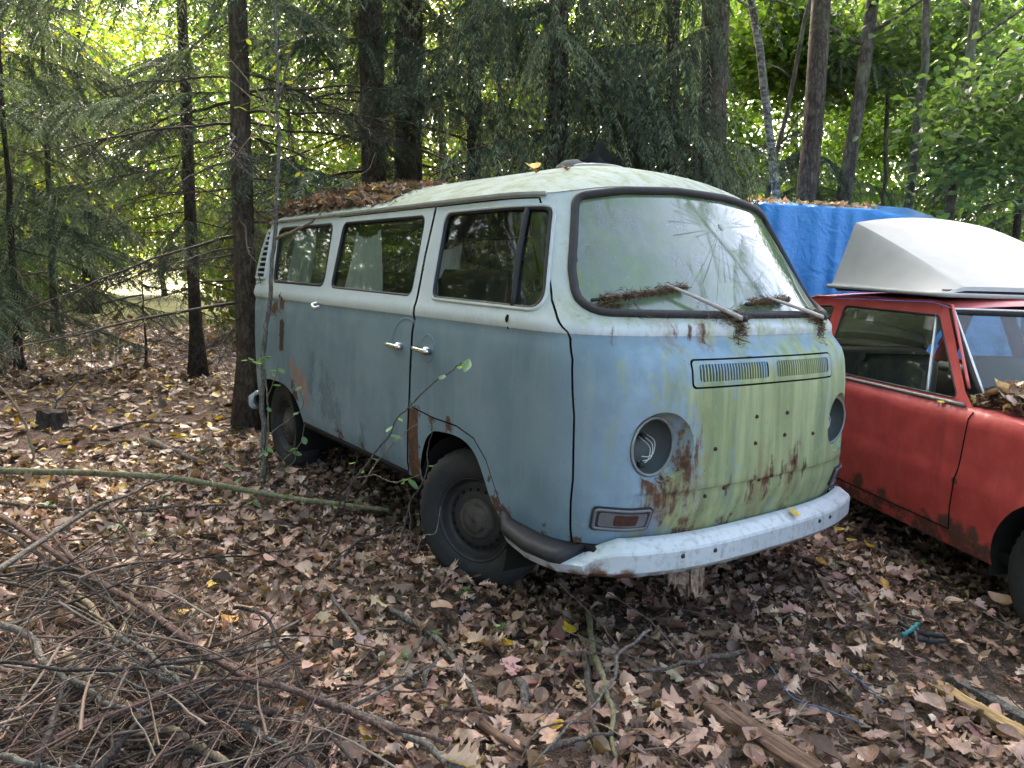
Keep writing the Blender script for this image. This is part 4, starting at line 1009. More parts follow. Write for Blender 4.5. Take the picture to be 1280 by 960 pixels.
# inside of the car
M['pale_trim'] = simple('pale_grey_door_card', (.22, .24, .26), .8, .2, 0, 14, .25, .1)
for sg in (-1, 1):
    v, f = box(-2.5, -.5, min(sg * .70, sg * .735), max(sg * .70, sg * .735), .5, .915, .01); obj('door_card', v, f, M['seat'], car)
    v, f = tube([(-.55, sg * .66, .90), (-2.4, sg * .66, .90)], .035, 8); obj('door_sill_roll', v, f, M['pale_trim'], car)
v, f = box(-.62, -.36, -.70, .70, .72, .90, .04); obj('dashboard', v, f, M['seat'], car)
for yc in (-.36, .36):
    v, f = box(-1.5, -1.0, yc - .26, yc + .26, .40, .60, .05); st = obj('front_seat', v, f, M['seat'], car)
    v, f = box(-1.56, -1.42, yc - .25, yc + .25, .58, 1.06, .05); obj('backrest', v, f, M['seat'], st)
v, f = box(-2.5, -2.05, -.65, .65, .40, .62, .06); st = obj('rear_bench', v, f, M['seat'], car); v, f = box(-2.6, -2.45, -.65, .65, .6, 1.02, .05); obj('backrest', v, f, M['seat'], st)
a_ = np.linspace(0, 2 * np.pi, 29)[:-1]; v, f = tube(np.stack([-.80 + .06 * np.sin(a_), .36 + .19 * np.cos(a_), .90 + .18 * np.sin(a_)], -1), .012, 6, True); obj('steering_wheel', v, f, M['rubber'], car)

# white wedge box on the car roof
bx = empty('roof_box', 'white wedge shaped fibreglass box on the red car roof', 'roof box', CARO, CARZ)
yy_ = np.linspace(-1, 1, 25)
def arc_row(x, hw, zb, zt, pinch): # side wall then domed top
    q = np.array([-1, -.985, -.97, -.9, -.83, -.80, -.78, -.74, -.6, -.45, -.3, -.15]); q = np.concatenate([q, [0], -q[::-1]])
    s_ = np.array([0, .02, .06, .36, .68, .83, .885, .90, .935, .962, .983, .996]); s_ = np.concatenate([s_, [1], s_[::-1]])
    return np.stack([np.full(25, x), hw * q, zb + (zt - zb) * s_], -1)
rows = []
for t_ in np.linspace(0, 1, 12):
    x = -1.86 + .98 * t_; top = 1.905 + (1.475 - 1.905) * (t_ ** 1.08); rows.append(arc_row(x, .625, 1.462 - .03 * t_, top, 9))
rows.append(arc_row(-.865, .622, 1.43, 1.452, 9)); back_row = arc_row(-1.90, .60, 1.462, 1.87, 9); rows = [np.stack([np.full(25, -1.90), back_row[:, 1], np.full(25, 1.455)], -1), back_row] + rows
V = np.concatenate(rows); m = len(rows); F = [(i * 25 + j, i * 25 + j + 1, (i + 1) * 25 + j + 1, (i + 1) * 25 + j) for i in range(m - 1) for j in range(24)]
lid = obj('box_lid', V, F, M['boxwhite'], bx); lid.data.set_sharp_from_angle(angle=R(22))
lpx = np.array([(-1.905, -.63), (-.855, -.632), (-.855, .632), (-1.905, .63)]); lpx = dens(rounded(lpx, .05), .05)
lpz = 1.462 - .03 * (lpx[:, 0] + 1.9) / 1.04; v, f = tube(np.stack([lpx[:, 0], lpx[:, 1], lpz - .006], -1), .013, 6, True); obj('box_rim', v, f, M['boxwhite'], bx)
v, f = box(-1.88, -.88, -.58, .58, 1.425, 1.455, .01); obj('box_base', v, f, M['rubber'], bx)

# ------------------------------------------------------------------ blue tarpaulin over a hidden load
def make_tarp():
    t = NT('blue_tarpaulin'); n = t.noise(1, 5, .6, t.scale(t.P(), (7, 7, 2))); f = t.noise(30, 5); w = t.n('TexWave', {'Vector': t.P(), 'Scale': 60., 'Distortion': 1.}).outputs[1]
    c = t.mix(n, rgb((.03, .19, .55)), rgb((.06, .30, .74))); c = t.mix(t.map(f, .58, .72, 0, .25), c, rgb((.25, .35, .5)))
    return t.done(t.bsdf(c, .38, .5, 0, t.bump(t.m('ADD', t.m('MULTIPLY', f, .7), t.m('MULTIPLY', t.noise(7, 4, .5, None, 1.5), 2.)), .35, .03)))
M['tarp'] = make_tarp()
tl = at(952, 256, 6.7); tr2 = at(1262, 300, 6.1); ux = (tr2 - tl) * [1, 1, 0]; Wd = np.linalg.norm(ux); ux /= Wd; uy = np.array([-ux[1], ux[0], 0])
if uy @ V_D < 0: uy = -uy
nu_, nv_ = 110, 90; U, W = np.meshgrid(np.linspace(-.35, Wd + .15, nu_), np.linspace(0, 1, nv_))
r = np.random.default_rng(9)
topz = np.interp(U, [-.4, 0, .9, 1.3, Wd, Wd + .3], [2.14, 2.15, 2.10, 2.00, 1.82, 1.76])
# profile: front face rises, rolls over the edge, top runs back, falls behind
pd = np.interp(W, [0, .45, .50, .53, .86, .90, 1], [-.10, .0, .01, .05, 1.5, 1.56, 1.62]); pz = np.interp(W, [0, .45, .50, .53, .86, .90, 1], [-1.75, -.06, -.012, .0, 1., .85, -1.6]); pz = np.where(pz > 0, pz * np.interp(U, [-.4, .6, .9, 1.3, Wd], [.05, .06, .16, .26, .22]), pz)
fold = .026 * np.sin(U * 9 + 1.2 * np.sin(U * 5)) + .014 * np.sin(U * 33 + 2 * np.sin(U * 9)) + .10 * np.exp(-((U - 1.05 - .25 * (W - .45)) / .05) ** 2) - .05 * np.exp(-((U - 1.2) / .09) ** 2)
fa = np.where(W < .5, (.5 - W) * 2, 0) ; fold = fold * (.35 + 1.1 * fa) * (W < .52)
dent = .03 * np.sin(U * 3 + 1) * np.sin(pd * 5) * (W > .53)
Pt = tl * [1, 1, 0] + U[..., None] * ux + (pd - fold)[..., None] * uy; Pt[..., 2] = np.maximum(topz + pz + dent, .05)
i = np.arange(nu_ * nv_).reshape(nv_, nu_); F = np.stack([i[:-1, :-1], i[:-1, 1:], i[1:, 1:], i[1:, :-1]], -1).reshape(-1, 4)
tp = obj('tarpaulin', Pt, F, M['tarp']); so = tp.modifiers.new('thick', 'SOLIDIFY'); so.thickness = .004
tag(tp, 'bright blue tarpaulin draped over a tall load behind the red car', 'tarpaulin')
ev = tl + ux * 1.13 - uy * .08; ev[2] = 1.52
v, f = tube(ev + np.stack([.018 * np.cos(a)[:, None] * ux[None], ], 0)[0] + np.sin(a)[:, None] * .018 * np.array([0, 0, 1]), .005, 6, True); obj('eyelet', v, f, M['alu'], tp)
cz = lambda q: np.array([tl + ux * q[0] + uy * q[1] + [0, 0, 0] for q in q])
v, f = box(-.28, Wd + .05, .10, 1.45, .05, 1.78, .05); V = tl * [1, 1, 0] + v[:, :1] * ux + v[:, 1:2] * uy + v[:, 2:] * [0, 0, 1]
tag(obj('covered_trailer', V, f, M['dark']), 'dark boxy load hidden under the blue tarpaulin', 'trailer')

# ------------------------------------------------------------------ foliage meshes
def needles(points, dirs, ln, wd, r, per=3):
    """thin triangles round each point of a twig"""
    n = len(points); P = np.repeat(points, per, 0); D = np.repeat(dirs, per, 0); m = n * per
    rad = unit(np.cross(D, r.normal(0, 1, (m, 3)))); d = unit(rad + D * r.uniform(.5, 1.1, m)[:, None])
    s = unit(np.cross(d, r.normal(0, 1, (m, 3)))) * wd; L = ln * r.uniform(.7, 1.2, m)[:, None]
    return np.stack([P - s, P + s, P + d * L], 1)
def stem(points, w):
    n = len(points); T = unit(np.gradient(points, axis=0)); out = []
    for ax in ((0, 0, 1.), (0, 1., 0)):
        s = unit(np.cross(T, np.array(ax))) * w
        A, B = points[:-1] - s[:-1], points[:-1] + s[:-1]; C_ = points[1:]
        out.append(np.stack([A, B, C_ + s[1:] * .5], 1)); 
    return np.concatenate(out)
def spruce_branch(seed, L=1.7, hang=.6, dens_=1., ntw=30, tip=.3):
    """limb > drooping twigs > finger-like shoots set herringbone fashion, each a thin spindle bristling with needles"""
    r = np.random.default_rng(seed); tris = []; cols = []
    k = 26; t = np.linspace(0, 1, k); main = np.stack([t * L, .06 * L * np.sin(t * 3 + r.uniform(0, 6)) * t, -.30 * L * t ** 1.6 + .10 * L * t ** 4], -1)
    def put(tr, c): tris.append(tr); cols.append(np.repeat(c, 3, 0))
    def brown(m): return np.array((.035, .026, .02)) + r.uniform(0, 1, (m, 1)) * np.array((.05, .035, .026))
    q = stem(main, np.linspace(.013, .003, k)[:, None]); put(q, brown(len(q)))
    B, D, LN, TP = [], [], [], []
    for i in range(ntw):
        t0 = .08 + .92 * (i + r.uniform(0, 1)) / ntw; sg = 1 if i % 2 else -1
        p0 = np.array([np.interp(t0, t, main[:, j]) for j in range(3)]); l = (.62 * (1 - t0) ** .7 + .16) * r.uniform(.6, 1.15) * L / 1.7
        n = max(5, int(l / .023 * max(dens_, .5))); u_ = np.linspace(0, 1, n); yw = sg * r.uniform(.5, 1.0)
        tw = p0 + np.stack([u_ * l * math.cos(yw), u_ * l * math.sin(yw), -hang * l * u_ ** 1.6 * r.uniform(.7, 1.3)], -1)
        d = unit(np.gradient(tw, axis=0)); q = stem(tw, np.linspace(.0045, .0015, n)[:, None]); put(q, brown(len(q)))
        sv = unit(np.cross(d, [0, 0, 1])); young = r.uniform() < tip
        for sgn in (-1, 1):
            dd = unit(d * .75 + sv * sgn * r.uniform(.5, .85, (n, 1)) + np.array([0, 0, -1]) * (hang * .28 + r.normal(0, .12, (n, 1))))
            B.append(tw[1:]); D.append(dd[1:]); LN.append(r.uniform(.045, .085, n - 1) * (1.15 - .45 * u_[1:])); TP.append(np.full(n - 1, .75 if young else .12) + .25 * u_[1:])
        B.append(tw[-1:]); D.append(d[-1:]); LN.append(np.array([.09])); TP.append(np.array([.9 if young else .3]))
    B, D, LN, TP = np.concatenate(B), np.concatenate(D), np.concatenate(LN), np.concatenate(TP); m = len(B)
    c0 = np.array((.030, .055, .036)); c1 = np.array((.10, .14, .088)); c2 = np.array((.24, .29, .185))
    tone = r.uniform(.6, 1.25, (m, 1)); w = np.clip(TP + r.normal(0, .15, m), 0, 1)[:, None]
    col = (np.where(w < .5, c0 + (c1 - c0) * w * 2, c1 + (c2 - c1) * (w - .5) * 2)) * tone
    S1 = unit(np.cross(D, r.normal(0, 1, (m, 3)))); S2_ = np.cross(D, S1); E = B + D * LN[:, None]; Mi = B + D * LN[:, None] * .45
    for sv in (S1, S2_):
        h = sv * .0052; put(np.stack([B, Mi - h, E], 1), col); put(np.stack([B, E, Mi + h], 1), col)
    for j in range(8):
        f = .02 + .93 * (j + r.uniform(0, 1, m)) / 8; P = B + D * (LN * f)[:, None]; a_ = r.uniform(0, 6.28, m)[:, None]; rad = S1 * np.cos(a_) + S2_ * np.sin(a_); nd = unit(rad + D * .8)
        sv = np.cross(nd, D) * 0.0030; put(np.stack([P - sv, P + sv, P + nd * r.uniform(.016, .026, (m, 1))], 1), col * r.uniform(.8, 1.2, (m, 1)))
    T = np.concatenate(tris); V = T.reshape(-1, 3)
    return mesh_from('branch', V, np.arange(len(V)).reshape(-1, 3), False, np.concatenate(cols))
def dead_branch(seed, L=1.5):
    r = np.random.default_rng(seed); g = Geo(); t = np.linspace(0, 1, 10)
    main = np.stack([t * L, np.cumsum(r.normal(0, .02, 10)), -.14 * L * t ** 1.4 + np.cumsum(r.normal(0, .012, 10))], -1)
    g.add(*tube(main, np.linspace(.012, .0025, 10), 5), c=(.05, .04, .033))
    for i in range(26):
        t0 = r.uniform(.08, 1); p0 = np.array([np.interp(t0, t, main[:, j]) for j in range(3)]); l = r.uniform(.12, .5) * (1.15 - t0 * .7); a = r.choice([-1, 1]) * r.uniform(.4, 1.2)
        d = np.array([math.cos(a), math.sin(a), r.normal(-.25, .3)]); q = np.linspace(0, 1, 5)[:, None]
        tw = p0 + d * q * l + np.array([0, 0, -.25]) * q ** 2 * l + r.normal(0, .01, (5, 3)) * q; g.add(*tube(tw, np.linspace(.0035, .0012, 5), 3, False, False), c=(.06, .05, .042))
        for _ in range(3):
            u0 = r.uniform(.2, .9); ps = tw[int(u0 * 4)]; dd = unit(d + r.normal(0, .6, 3)); ll = r.uniform(.05, .18); g.add(*tube([ps, ps + dd * ll * .5, ps + dd * ll + [0, 0, -.02]], [.0018, .0014, .0009], 3, False, False), c=(.065, .055, .045))
    return g.mesh('dead_branch', True)
M['deadtwig'] = make_leafmat('grey_dead_twigs', 0., .2, .8)
LIVE = [spruce_branch(s_, 1.7, h_, 1, 30, tp) for s_, h_, tp in ((1, .5, .25), (2, .8, .3), (3, 1.1, .35), (4, .9, .2), (5, .6, .4))]
HANG = [spruce_branch(s_, 1.6, h_, 1, 26, tp) for s_, h_, tp in ((21, 1.5, .45), (22, 2.0, .4), (23, 1.2, .6))]
BIG = [spruce_branch(s_, 2.2, .8, .7, 34, .2) for s_ in (31, 32)]
for me in LIVE + HANG + BIG: me.materials.append(M['needle'])
DEAD = [dead_branch(s_) for s_ in range(40, 45)]
for me in DEAD: me.materials.append(M['deadtwig'])

def trunk_geo(base, top, r0, r1, seed, seg=12, n=22, flare=1.7, wob=.012):
    r = np.random.default_rng(seed); t = np.linspace(0, 1, n); P = np.array(base) * (1 - t[:, None]) + np.array(top) * t[:, None]
    w = r.normal(0, 1, (n, 3)); w = (w + np.roll(w, 1, 0) + np.roll(w, 2, 0)) / 2 * wob; w[0] = 0; w[:, 2] = 0
    P = P + w; z = t * np.linalg.norm(np.array(top) - base); rad = (r0 + (r1 - r0) * t) * (1 + (flare - 1) * np.exp(-z / .18)) * (1 + r.normal(0, .03, n))
    v, f = tube(P, rad, seg); v = v.reshape(n, seg, 3) if len(v) == n * seg else v
    return v.reshape(-1, 3), f, P, rad
def tree_root(name, label, base, group=None, cat='tree'):
    return empty(name, label, cat, tuple(base), 0, group)
def lean_top(px0, py0, px1, py1, base, height):
    """top of a trunk whose image line runs (px1,py1)->(px0,py0): pitch-corrected lean about vertical"""
    d = (base - CAM_POS) @ V_D; q = at(px0, py0, d); v = q - base; return base + v / max(v[2], .2) * height
def spruce(label, px, dia, height, live=(), dead=(), nlive=20, ndead=10, seed=0, bark='bark', base=None, depth=None, upper=10, group='spruces round the van', sc=1., meshes=None, name='spruce_tree', azr=None):
    (x0, y0), (x1, y1) = px                      # photo line of the trunk: upper point, lower point
    b = onground(x1, y1) if depth is None else at(x1, y1, depth)
    if depth is not None:
        q = at(x0, y0, depth); v = q - b; k = (b[2] - .0) / v[2]; b = b - v * k; b[2] = float(H(b[0], b[1]))
    b[2] -= .05
    top = lean_top(x0, y0, x1, y1, b, height); top = b * 1. + (top - b)
    hor = (top - b)[:2] / height; lim = .06
    if np.linalg.norm(hor) > lim: hor = hor / np.linalg.norm(hor) * lim; top[:2] = b[:2] + hor * height
    r = np.random.default_rng(seed); root = tree_root(name, label, b, group)
    v, f, P, rad = trunk_geo(np.zeros(3), top - b, dia / 2, dia * .12, seed)
    obj('trunk', v, f, M[bark], root)
    dirz = (top - b) / height
    def put(me, h, sc_, az, pit, nm):
        o = link(nm, me, None, root); t = h / height; o.location = dirz * h; o.rotation_euler = (r.uniform(-.3, .3), pit, az); s_ = sc_ * r.uniform(.85, 1.15); o.scale = (s_, s_, s_)
    ms = meshes or LIVE
    for i in range(nlive):
        h = live[0] + (live[1] - live[0]) * (i + r.uniform(0, 1)) / nlive; az = i * 2.4 + r.normal(0, .4) if azr is None else r.uniform(*azr)
        put(ms[r.integers(len(ms))], h, sc * (1.0 if h < 6 else .9), az, r.uniform(-.05, .25), 'branch')
    for i in range(ndead):
        h = dead[0] + (dead[1] - dead[0]) * (i + r.uniform(0, 1)) / ndead; put(DEAD[r.integers(len(DEAD))], h, r.uniform(.7, 1.3), i * 2.4 + r.normal(0, .5), r.uniform(-.1, .25), 'dead_branch')
    h0 = max(live[1] if nlive else 3.5, 4.)
    for i in range(upper):
        h = h0 + (height * .97 - h0) * (i + r.uniform(0, 1)) / upper; put(BIG[r.integers(2)], h, 1.35 * (1.12 - .8 * (h / height) ** 2), i * 2.4 + r.normal(0, .3), .15, 'branch')
    return root

S_ = spruce
S_('small dark spruce with low green boughs at the far left edge', ((8, 250), (26, 462)), .10, 5.5, (.5, 4.8), (.3, 2), 36, 8, 101, 'bark_dark', upper=4, sc=1.1)
S_('dark young spruce filling the left background behind the leftmost boughs', ((60, 200), (70, 420)), .14, 8, (.8, 5.5), (.3, 3), 20, 8, 115, 'bark_dark', upper=6, sc=1.15)
S_('slim dark spruce trunk, second from the left, in front of the clearing', ((94, 20), (112, 392)), .30, 15, (1.9, 6.5), (.5, 3), 20, 18, 102, 'bark_dark', upper=14)
S_('thin straight dark spruce trunk standing in open leaf litter', ((207, 0), (248, 470)), .17, 13, (2.0, 5.0), (.9, 3.4), 12, 26, 103, 'bark_dark', upper=12)
S_('stout brown spruce trunk at the rear corner of the van', ((278, 0), (311, 532)), .20, 14, (2.2, 4.6), (1.0, 3.2), 8, 30, 104, 'bark', upper=14)
S_('broad spruce trunk behind the rear roof of the van', ((437, 0), (453, 235)), .30, 16, (3.3, 6), (1.3, 3.4), 14, 26, 105, 'bark', depth=8.2, upper=16)
S_('broad spruce trunk behind the van, left one of the close pair', ((497, 0), (502, 225)), .30, 16, (3.3, 6), (1.3, 3.2), 9, 22, 106, 'bark', depth=8.8, upper=14)
S_('narrow spruce trunk behind the van, right one of the close pair', ((512, 0), (516, 225)), .15, 12, (3.3, 6), (1.4, 3), 5, 14, 107, 'bark', depth=9.2, upper=8)
S_('mid sized spruce trunk behind the van roof with dead twigs', ((584, 0), (586, 222)), .20, 14, (3.2, 5.5), (1.3, 3), 9, 20, 108, 'bark', depth=9.0, upper=12)
S_('slender spruce pole behind the van roof', ((614, 0), (616, 215)), .07, 9, (2.9, 5), (1.3, 2.6), 6, 10, 109, 'bark', depth=8.6, upper=6)
S_('spruce with a curtain of hanging boughs behind the roof vent', ((690, 0), (688, 215)), .22, 15, (1.9, 4.6), (1.5, 2.2), 24, 4, 110, 'bark', depth=6.6, upper=5, meshes=HANG, sc=.95, azr=(-2.0, .8))
S_('slim spruce trunk behind the windscreen with drooping boughs', ((822, 0), (824, 190)), .14, 13, (2.2, 5), (1.4, 2.6), 10, 6, 111, 'bark', depth=7.0, upper=4, meshes=HANG, azr=(-2.5, -1.1))
S_('thick spruce trunk draped in drooping boughs behind the windscreen', ((862, 0), (868, 200)), .31, 17, (2.3, 4.8), (1.3, 2.2), 20, 4, 112, 'bark', depth=7.4, upper=6, meshes=HANG, sc=1.0, azr=(-2.5, -.6))
S_('young spruce spreading low boughs behind the blue tarpaulin', ((1003, 120), (1004, 250)), .10, 4.2, (1.2, 3.2), (1, 1.5), 24, 2, 113, 'bark', depth=8.8, upper=2, meshes=LIVE[:3], sc=.62, azr=(-2.4, 1.2))
S_('young dark spruce at the right edge behind the roof box', ((1268, 150), (1262, 280)), .14, 7, (.6, 5), (.4, 1.2), 34, 2, 114, 'bark_dark', depth=11.5, upper=4, sc=1.0)
S_('dead spruce sapling in the leaf litter left of the thin trunk', ((168, 330), (184, 458)), .035, 1.7, (0, 1), (.15, 1.6), 0, 9, 116, 'bark_dark', upper=0)

# ------------------------------------------------------------------ leafy trees
def leafcloud(cent, rad, per, size, cols, seed, flat=.6, simple_=False, droop=.2):
    r = np.random.default_rng(seed); n = len(cent) * per
    C_ = np.repeat(cent, per, 0) + r.normal(0, 1, (n, 3)) * np.repeat(np.broadcast_to(rad, (len(cent),)), per)[:, None] * [1, 1, .7]
    N = unit(r.normal(0, 1, (n, 3)) * [1, 1, .5] * flat + [0, 0, 1]); a = unit(np.cross(N, r.normal(0, 1, (n, 3)))); a = unit(a + [0, 0, -droop]); b = unit(np.cross(N, a))
    s = size * r.uniform(.6, 1.25, n); wv = r.uniform(.7, 1.05, n)
    if simple_: T = np.array([(0, 0, 0), (.55, .36, .05), (1, 0, -.06), (.55, -.36, .05)]); F1 = [(0, 1, 2, 3)]
    else: T = np.array([(0, 0, 0), (.22, .28, .05), (.62, .36, .06), (1, 0, -.08), (.62, -.36, .06), (.22, -.28, .05)]); F1 = [(0, 1, 2, 3), (0, 3, 4, 5)]
    k = len(T)
    V = C_[:, None] + s[:, None, None] * (a[:, None] * T[None, :, 0, None] + (b * wv[:, None])[:, None] * T[None, :, 1, None] + N[:, None] * T[None, :, 2, None])
    F = (np.arange(n)[:, None, None] * k + np.array(F1)[None]).reshape(-1, 4)
    cols = np.array(cols); q = r.integers(0, len(cols), n); cc = cols[q] * r.uniform(.75, 1.25, (n, 1)); tone = np.repeat(r.uniform(.7, 1.25, len(cent)), per)[:, None]
    return V.reshape(-1, 3), F, np.repeat(cc * tone, k, 0)
YG = [(.10, .17, .025), (.15, .21, .03), (.20, .24, .035), (.07, .13, .025), (.24, .22, .03)]
MG = [(.07, .13, .028), (.10, .17, .035), (.13, .21, .04), (.17, .24, .05)]
OG = [(.06, .11, .04), (.08, .13, .055), (.10, .15, .06)]
def crown_pts(n, c, rx, rz, seed, shellf=.35):
    r = np.random.default_rng(seed); d = unit(r.normal(0, 1, (n, 3))); q = r.uniform(shellf, 1, n) ** .6
    return np.array(c) + d * q[:, None] * [rx, rx, rz]
FARC = []
for sd_, cols_ in ((201, YG), (202, YG), (203, MG), (204, YG[:2] + MG)):
    cp = np.concatenate([crown_pts(190, (0, 0, 6.2), 2.9, 4.6, sd_), crown_pts(60, (0, 0, 2.4), 2.6, 1.6, sd_ + 50)])
    v, f, c = leafcloud(cp, .45, 60, .165, cols_, sd_, .8, True); FARC.append(mesh_from('crown', v, f, False, c)); FARC[-1].materials.append(M['leaf'])
BUSH = []
for sd_, cols_ in ((211, YG), (212, MG)):
    cp = crown_pts(90, (0, 0, 1.1), 1.5, 1.15, sd_); cp = cp[cp[:, 2] > .1]; v, f, c = leafcloud(cp, .28, 60, .12, cols_, sd_, .8, True); BUSH.append(mesh_from('leaves', v, f, False, c)); BUSH[-1].materials.append(M['leaf'])
r = np.random.default_rng(77)
def limbs(root, height, n, reach, seed, bark, r0=.03, zlo=.35, trunk_top=None):
    rr = np.random.default_rng(seed)
    for i in range(n):
        h = height * rr.uniform(zlo, .85); az = i * 2.4 + rr.normal(0, .3); L = reach * rr.uniform(.6, 1.1)
        p0 = (trunk_top * h / height) if trunk_top is not None else np.array([0, 0, h])
        p = smooth_path([p0, p0 + [L * .5 * math.cos(az), L * .5 * math.sin(az), L * .35], p0 + [L * math.cos(az), L * math.sin(az), L * .55 + rr.normal(0, .2)]], 9, .02, seed + i)
        v, f = tube(p, np.linspace(r0, .006, 9), 5); obj('limb', v, f, M[bark], root)
ORD = ['first', 'second', 'third', 'fourth', 'fifth', 'sixth', 'seventh', 'eighth', 'ninth', 'tenth', 'eleventh', 'twelfth', 'thirteenth', 'fourteenth', 'fifteenth', 'sixteenth']
far = [(-60, 17, 0), (35, 24, 1), (120, 29, 3), (205, 30, 1), (290, 23, 0), (375, 17, 3), (470, 22, 0), (555, 16, 1), (640, 21, 3), (725, 25, 0), (800, 17, 3), (900, 20, 2), (985, 19, 2), (1085, 24, 3), (1175, 19, 2), (1290, 22, 2)]
for i, (px, dd, k) in enumerate(far):
    p = at(px, 330, dd); p[2] = float(H(p[0], p[1])) - .1
    root = tree_root('leafy_tree', 'sunlit leafy tree far behind, %s from the left of the back row' % ORD[i], p, 'leafy trees of the far wood')
    ht = r.uniform(9, 11.5); v, f, P, rad = trunk_geo(np.zeros(3), np.array([r.normal(0, .3), r.normal(0, .3), ht]), r.uniform(.08, .15), .02, 300 + i, 8, 16, 1.2, .05); obj('trunk', v, f, M['bark_grey'], root)
    limbs(root, ht, 5, 1.9, 330 + i, 'bark_grey')
    o = link('crown', FARC[k], None, root); s_ = ht / 10.5 * r.uniform(.92, 1.1); o.scale = (s_, s_, s_); o.rotation_euler = (0, 0, r.uniform(0, 6.28))
bsh = [(-20, 19, 1), (70, 22, 0), (350, 15, 0), (430, 18, 0), (520, 14, 0), (620, 16, 0), (1060, 13, 1), (1140, 17, 0), (1215, 13, 1), (1300, 12, 1), (930, 13, 1)]
for i, (px, dd, k) in enumerate(bsh):
    p = at(px, 330, dd); p[2] = float(H(p[0], p[1])) - .05
    root = tree_root('leafy_bush', 'low leafy bush among the far trees, %s from the left' % ORD[i], p, 'undergrowth bushes of the far wood', 'bush')
    g = Geo()
    for q in range(1):
        pass
    v, f = tube(smooth_path([(0, 0, 0), (.05, .02, .6), (.1, -.05, 1.5)], 7), np.linspace(.02, .006, 7), 5); obj('stem', v, f, M['twig'], root)
    o = link('leaves', BUSH[k], None, root); s_ = r.uniform(.8, 1.35); o.scale = (s_, s_, s_ * r.uniform(.9, 1.3)); o.rotation_euler = (0, 0, r.uniform(0, 6.28))

# nearer leafy trees on the right: trunks traced from the photograph's lines, crowns of larger leaves
def hardwood(label, px, dia, height, depth, crown, seed, bark='bark_grey', cols=MG, leaf=.10, ncl=110, per=40, name='hardwood_tree', limbn=5, over=0):
    (x0, y0), (x1, y1) = px; b = at(x1, y1, depth); q = at(x0, y0, depth); v = q - b; b = b - v * (b[2] / v[2]); b[2] = float(H(b[0], b[1])) - .05
    top = b + (q - b) / (q - b)[2] * height
    root = tree_root(name, label, b, 'leafy trees on the right'); v, f, P, rad = trunk_geo(np.zeros(3), top - b, dia / 2, dia * .16, seed, 10, 20, 1.25, .03); obj('trunk', v, f, M[bark], root)
    limbs(root, height, limbn, 1.6, seed + 9, bark, dia * .16, .3, top - b)
    if ncl:
        (cx, cy, cd), rx, rz = crown; c = at(cx, cy, cd) - b; cp = crown_pts(ncl, c, rx, rz, seed); cp2 = crown_pts(ncl // 2, (top - b) * .8, rx * 1.3, height * .25, seed + 1)
        if over: cp2 = np.concatenate([cp2, crown_pts(over, np.array([-.6, -.4, 9.5]) - b, 4.6, 2.4, seed + 2, .0)])  # unseen leaf clusters high over the van, added to shade its roof
        v, f, cc = leafcloud(np.concatenate([cp, cp2]), .24, per, leaf, cols, seed, .7); obj('crown', v, f, M['leaf'], root, False, cc)
    return root
hardwood('tall leaning brown trunk rising behind the blue tarpaulin', ((1027, 0), (1005, 245)), .235, 14, 7.5, ((1010, 50, 10), 1.4, .7), 401, 'bark', MG, over=230)
hardwood('grey trunk right of the tall leaning one, leaves across its middle', ((1082, 40), (1056, 250)), .17, 12, 8.0, ((1085, 75, 10), 1.1, .5), 402, 'bark_grey', MG, over=120)
hardwood('pale mottled birch stem beside the drooping spruce boughs', ((935, 0), (968, 245)), .10, 12, 7.6, ((950, 40, 9.5), .9, .6), 403, 'bark_birch', MG, ncl=60)
hardwood('thin dark stem crossing behind the birch', ((1006, 30), (968, 200)), .07, 9, 8.2, ((980, 70, 10), .8, .6), 404, 'bark_grey', MG, ncl=50)
hardwood('very thin straight stem behind the middle of the tarpaulin', ((1104, 140), (1097, 250)), .07, 9, 9.5, ((1110, 160, 12.5), .9, .6), 405, 'bark_grey', MG, ncl=70)
hardwood('forked slim oak stem above the white roof box', ((1152, 70), (1132, 255)), .10, 10, 7.6, ((1150, 50, 8.6), 1.0, .5), 406, 'bark_grey', OG, ncl=90, per=36, leaf=.095)
hardwood('slim leaning oak near the right edge with pale lobed leaves', ((1222, 0), (1186, 265)), .11, 11, 7.2, ((1262, 165, 6.6), .55, .65), 407, 'bark_grey', OG, ncl=90, per=30, leaf=.085)
hardwood('background pole tree between the forked oak and the leaning oak', ((1178, 100), (1166, 255)), .10, 11, 12.5, ((1200, 90, 12), 1.3, .8), 408, 'bark_grey', MG, ncl=90)
# a second, taller row at the back of the wood
for i, (px, dd, k, s_) in enumerate([(-40, 38, 0, 1.7), (110, 42, 1, 1.6), (260, 40, 3, 1.75), (410, 36, 0, 1.6), (560, 34, 1, 1.7), (710, 36, 0, 1.7), (860, 33, 3, 1.6), (1120, 34, 3, 1.3), (1320, 30, 2, 1.5)]):
    p = at(px, 330, dd); p[2] = float(H(p[0], p[1])) - .1
    root = tree_root('leafy_tree', 'tall hazy tree closing the view at the very back, %s from the left' % ORD[i], p, 'tall trees at the very back'); ht = 10.5 * s_
    v, f, P, rad = trunk_geo(np.zeros(3), np.array([0, 0, ht]), .17, .03, 360 + i, 8, 14, 1.2, .06); obj('trunk', v, f, M['bark_grey'], root)
    o = link('crown', FARC[k], None, root); o.scale = (s_, s_, s_); o.rotation_euler = (0, 0, i * 1.3)
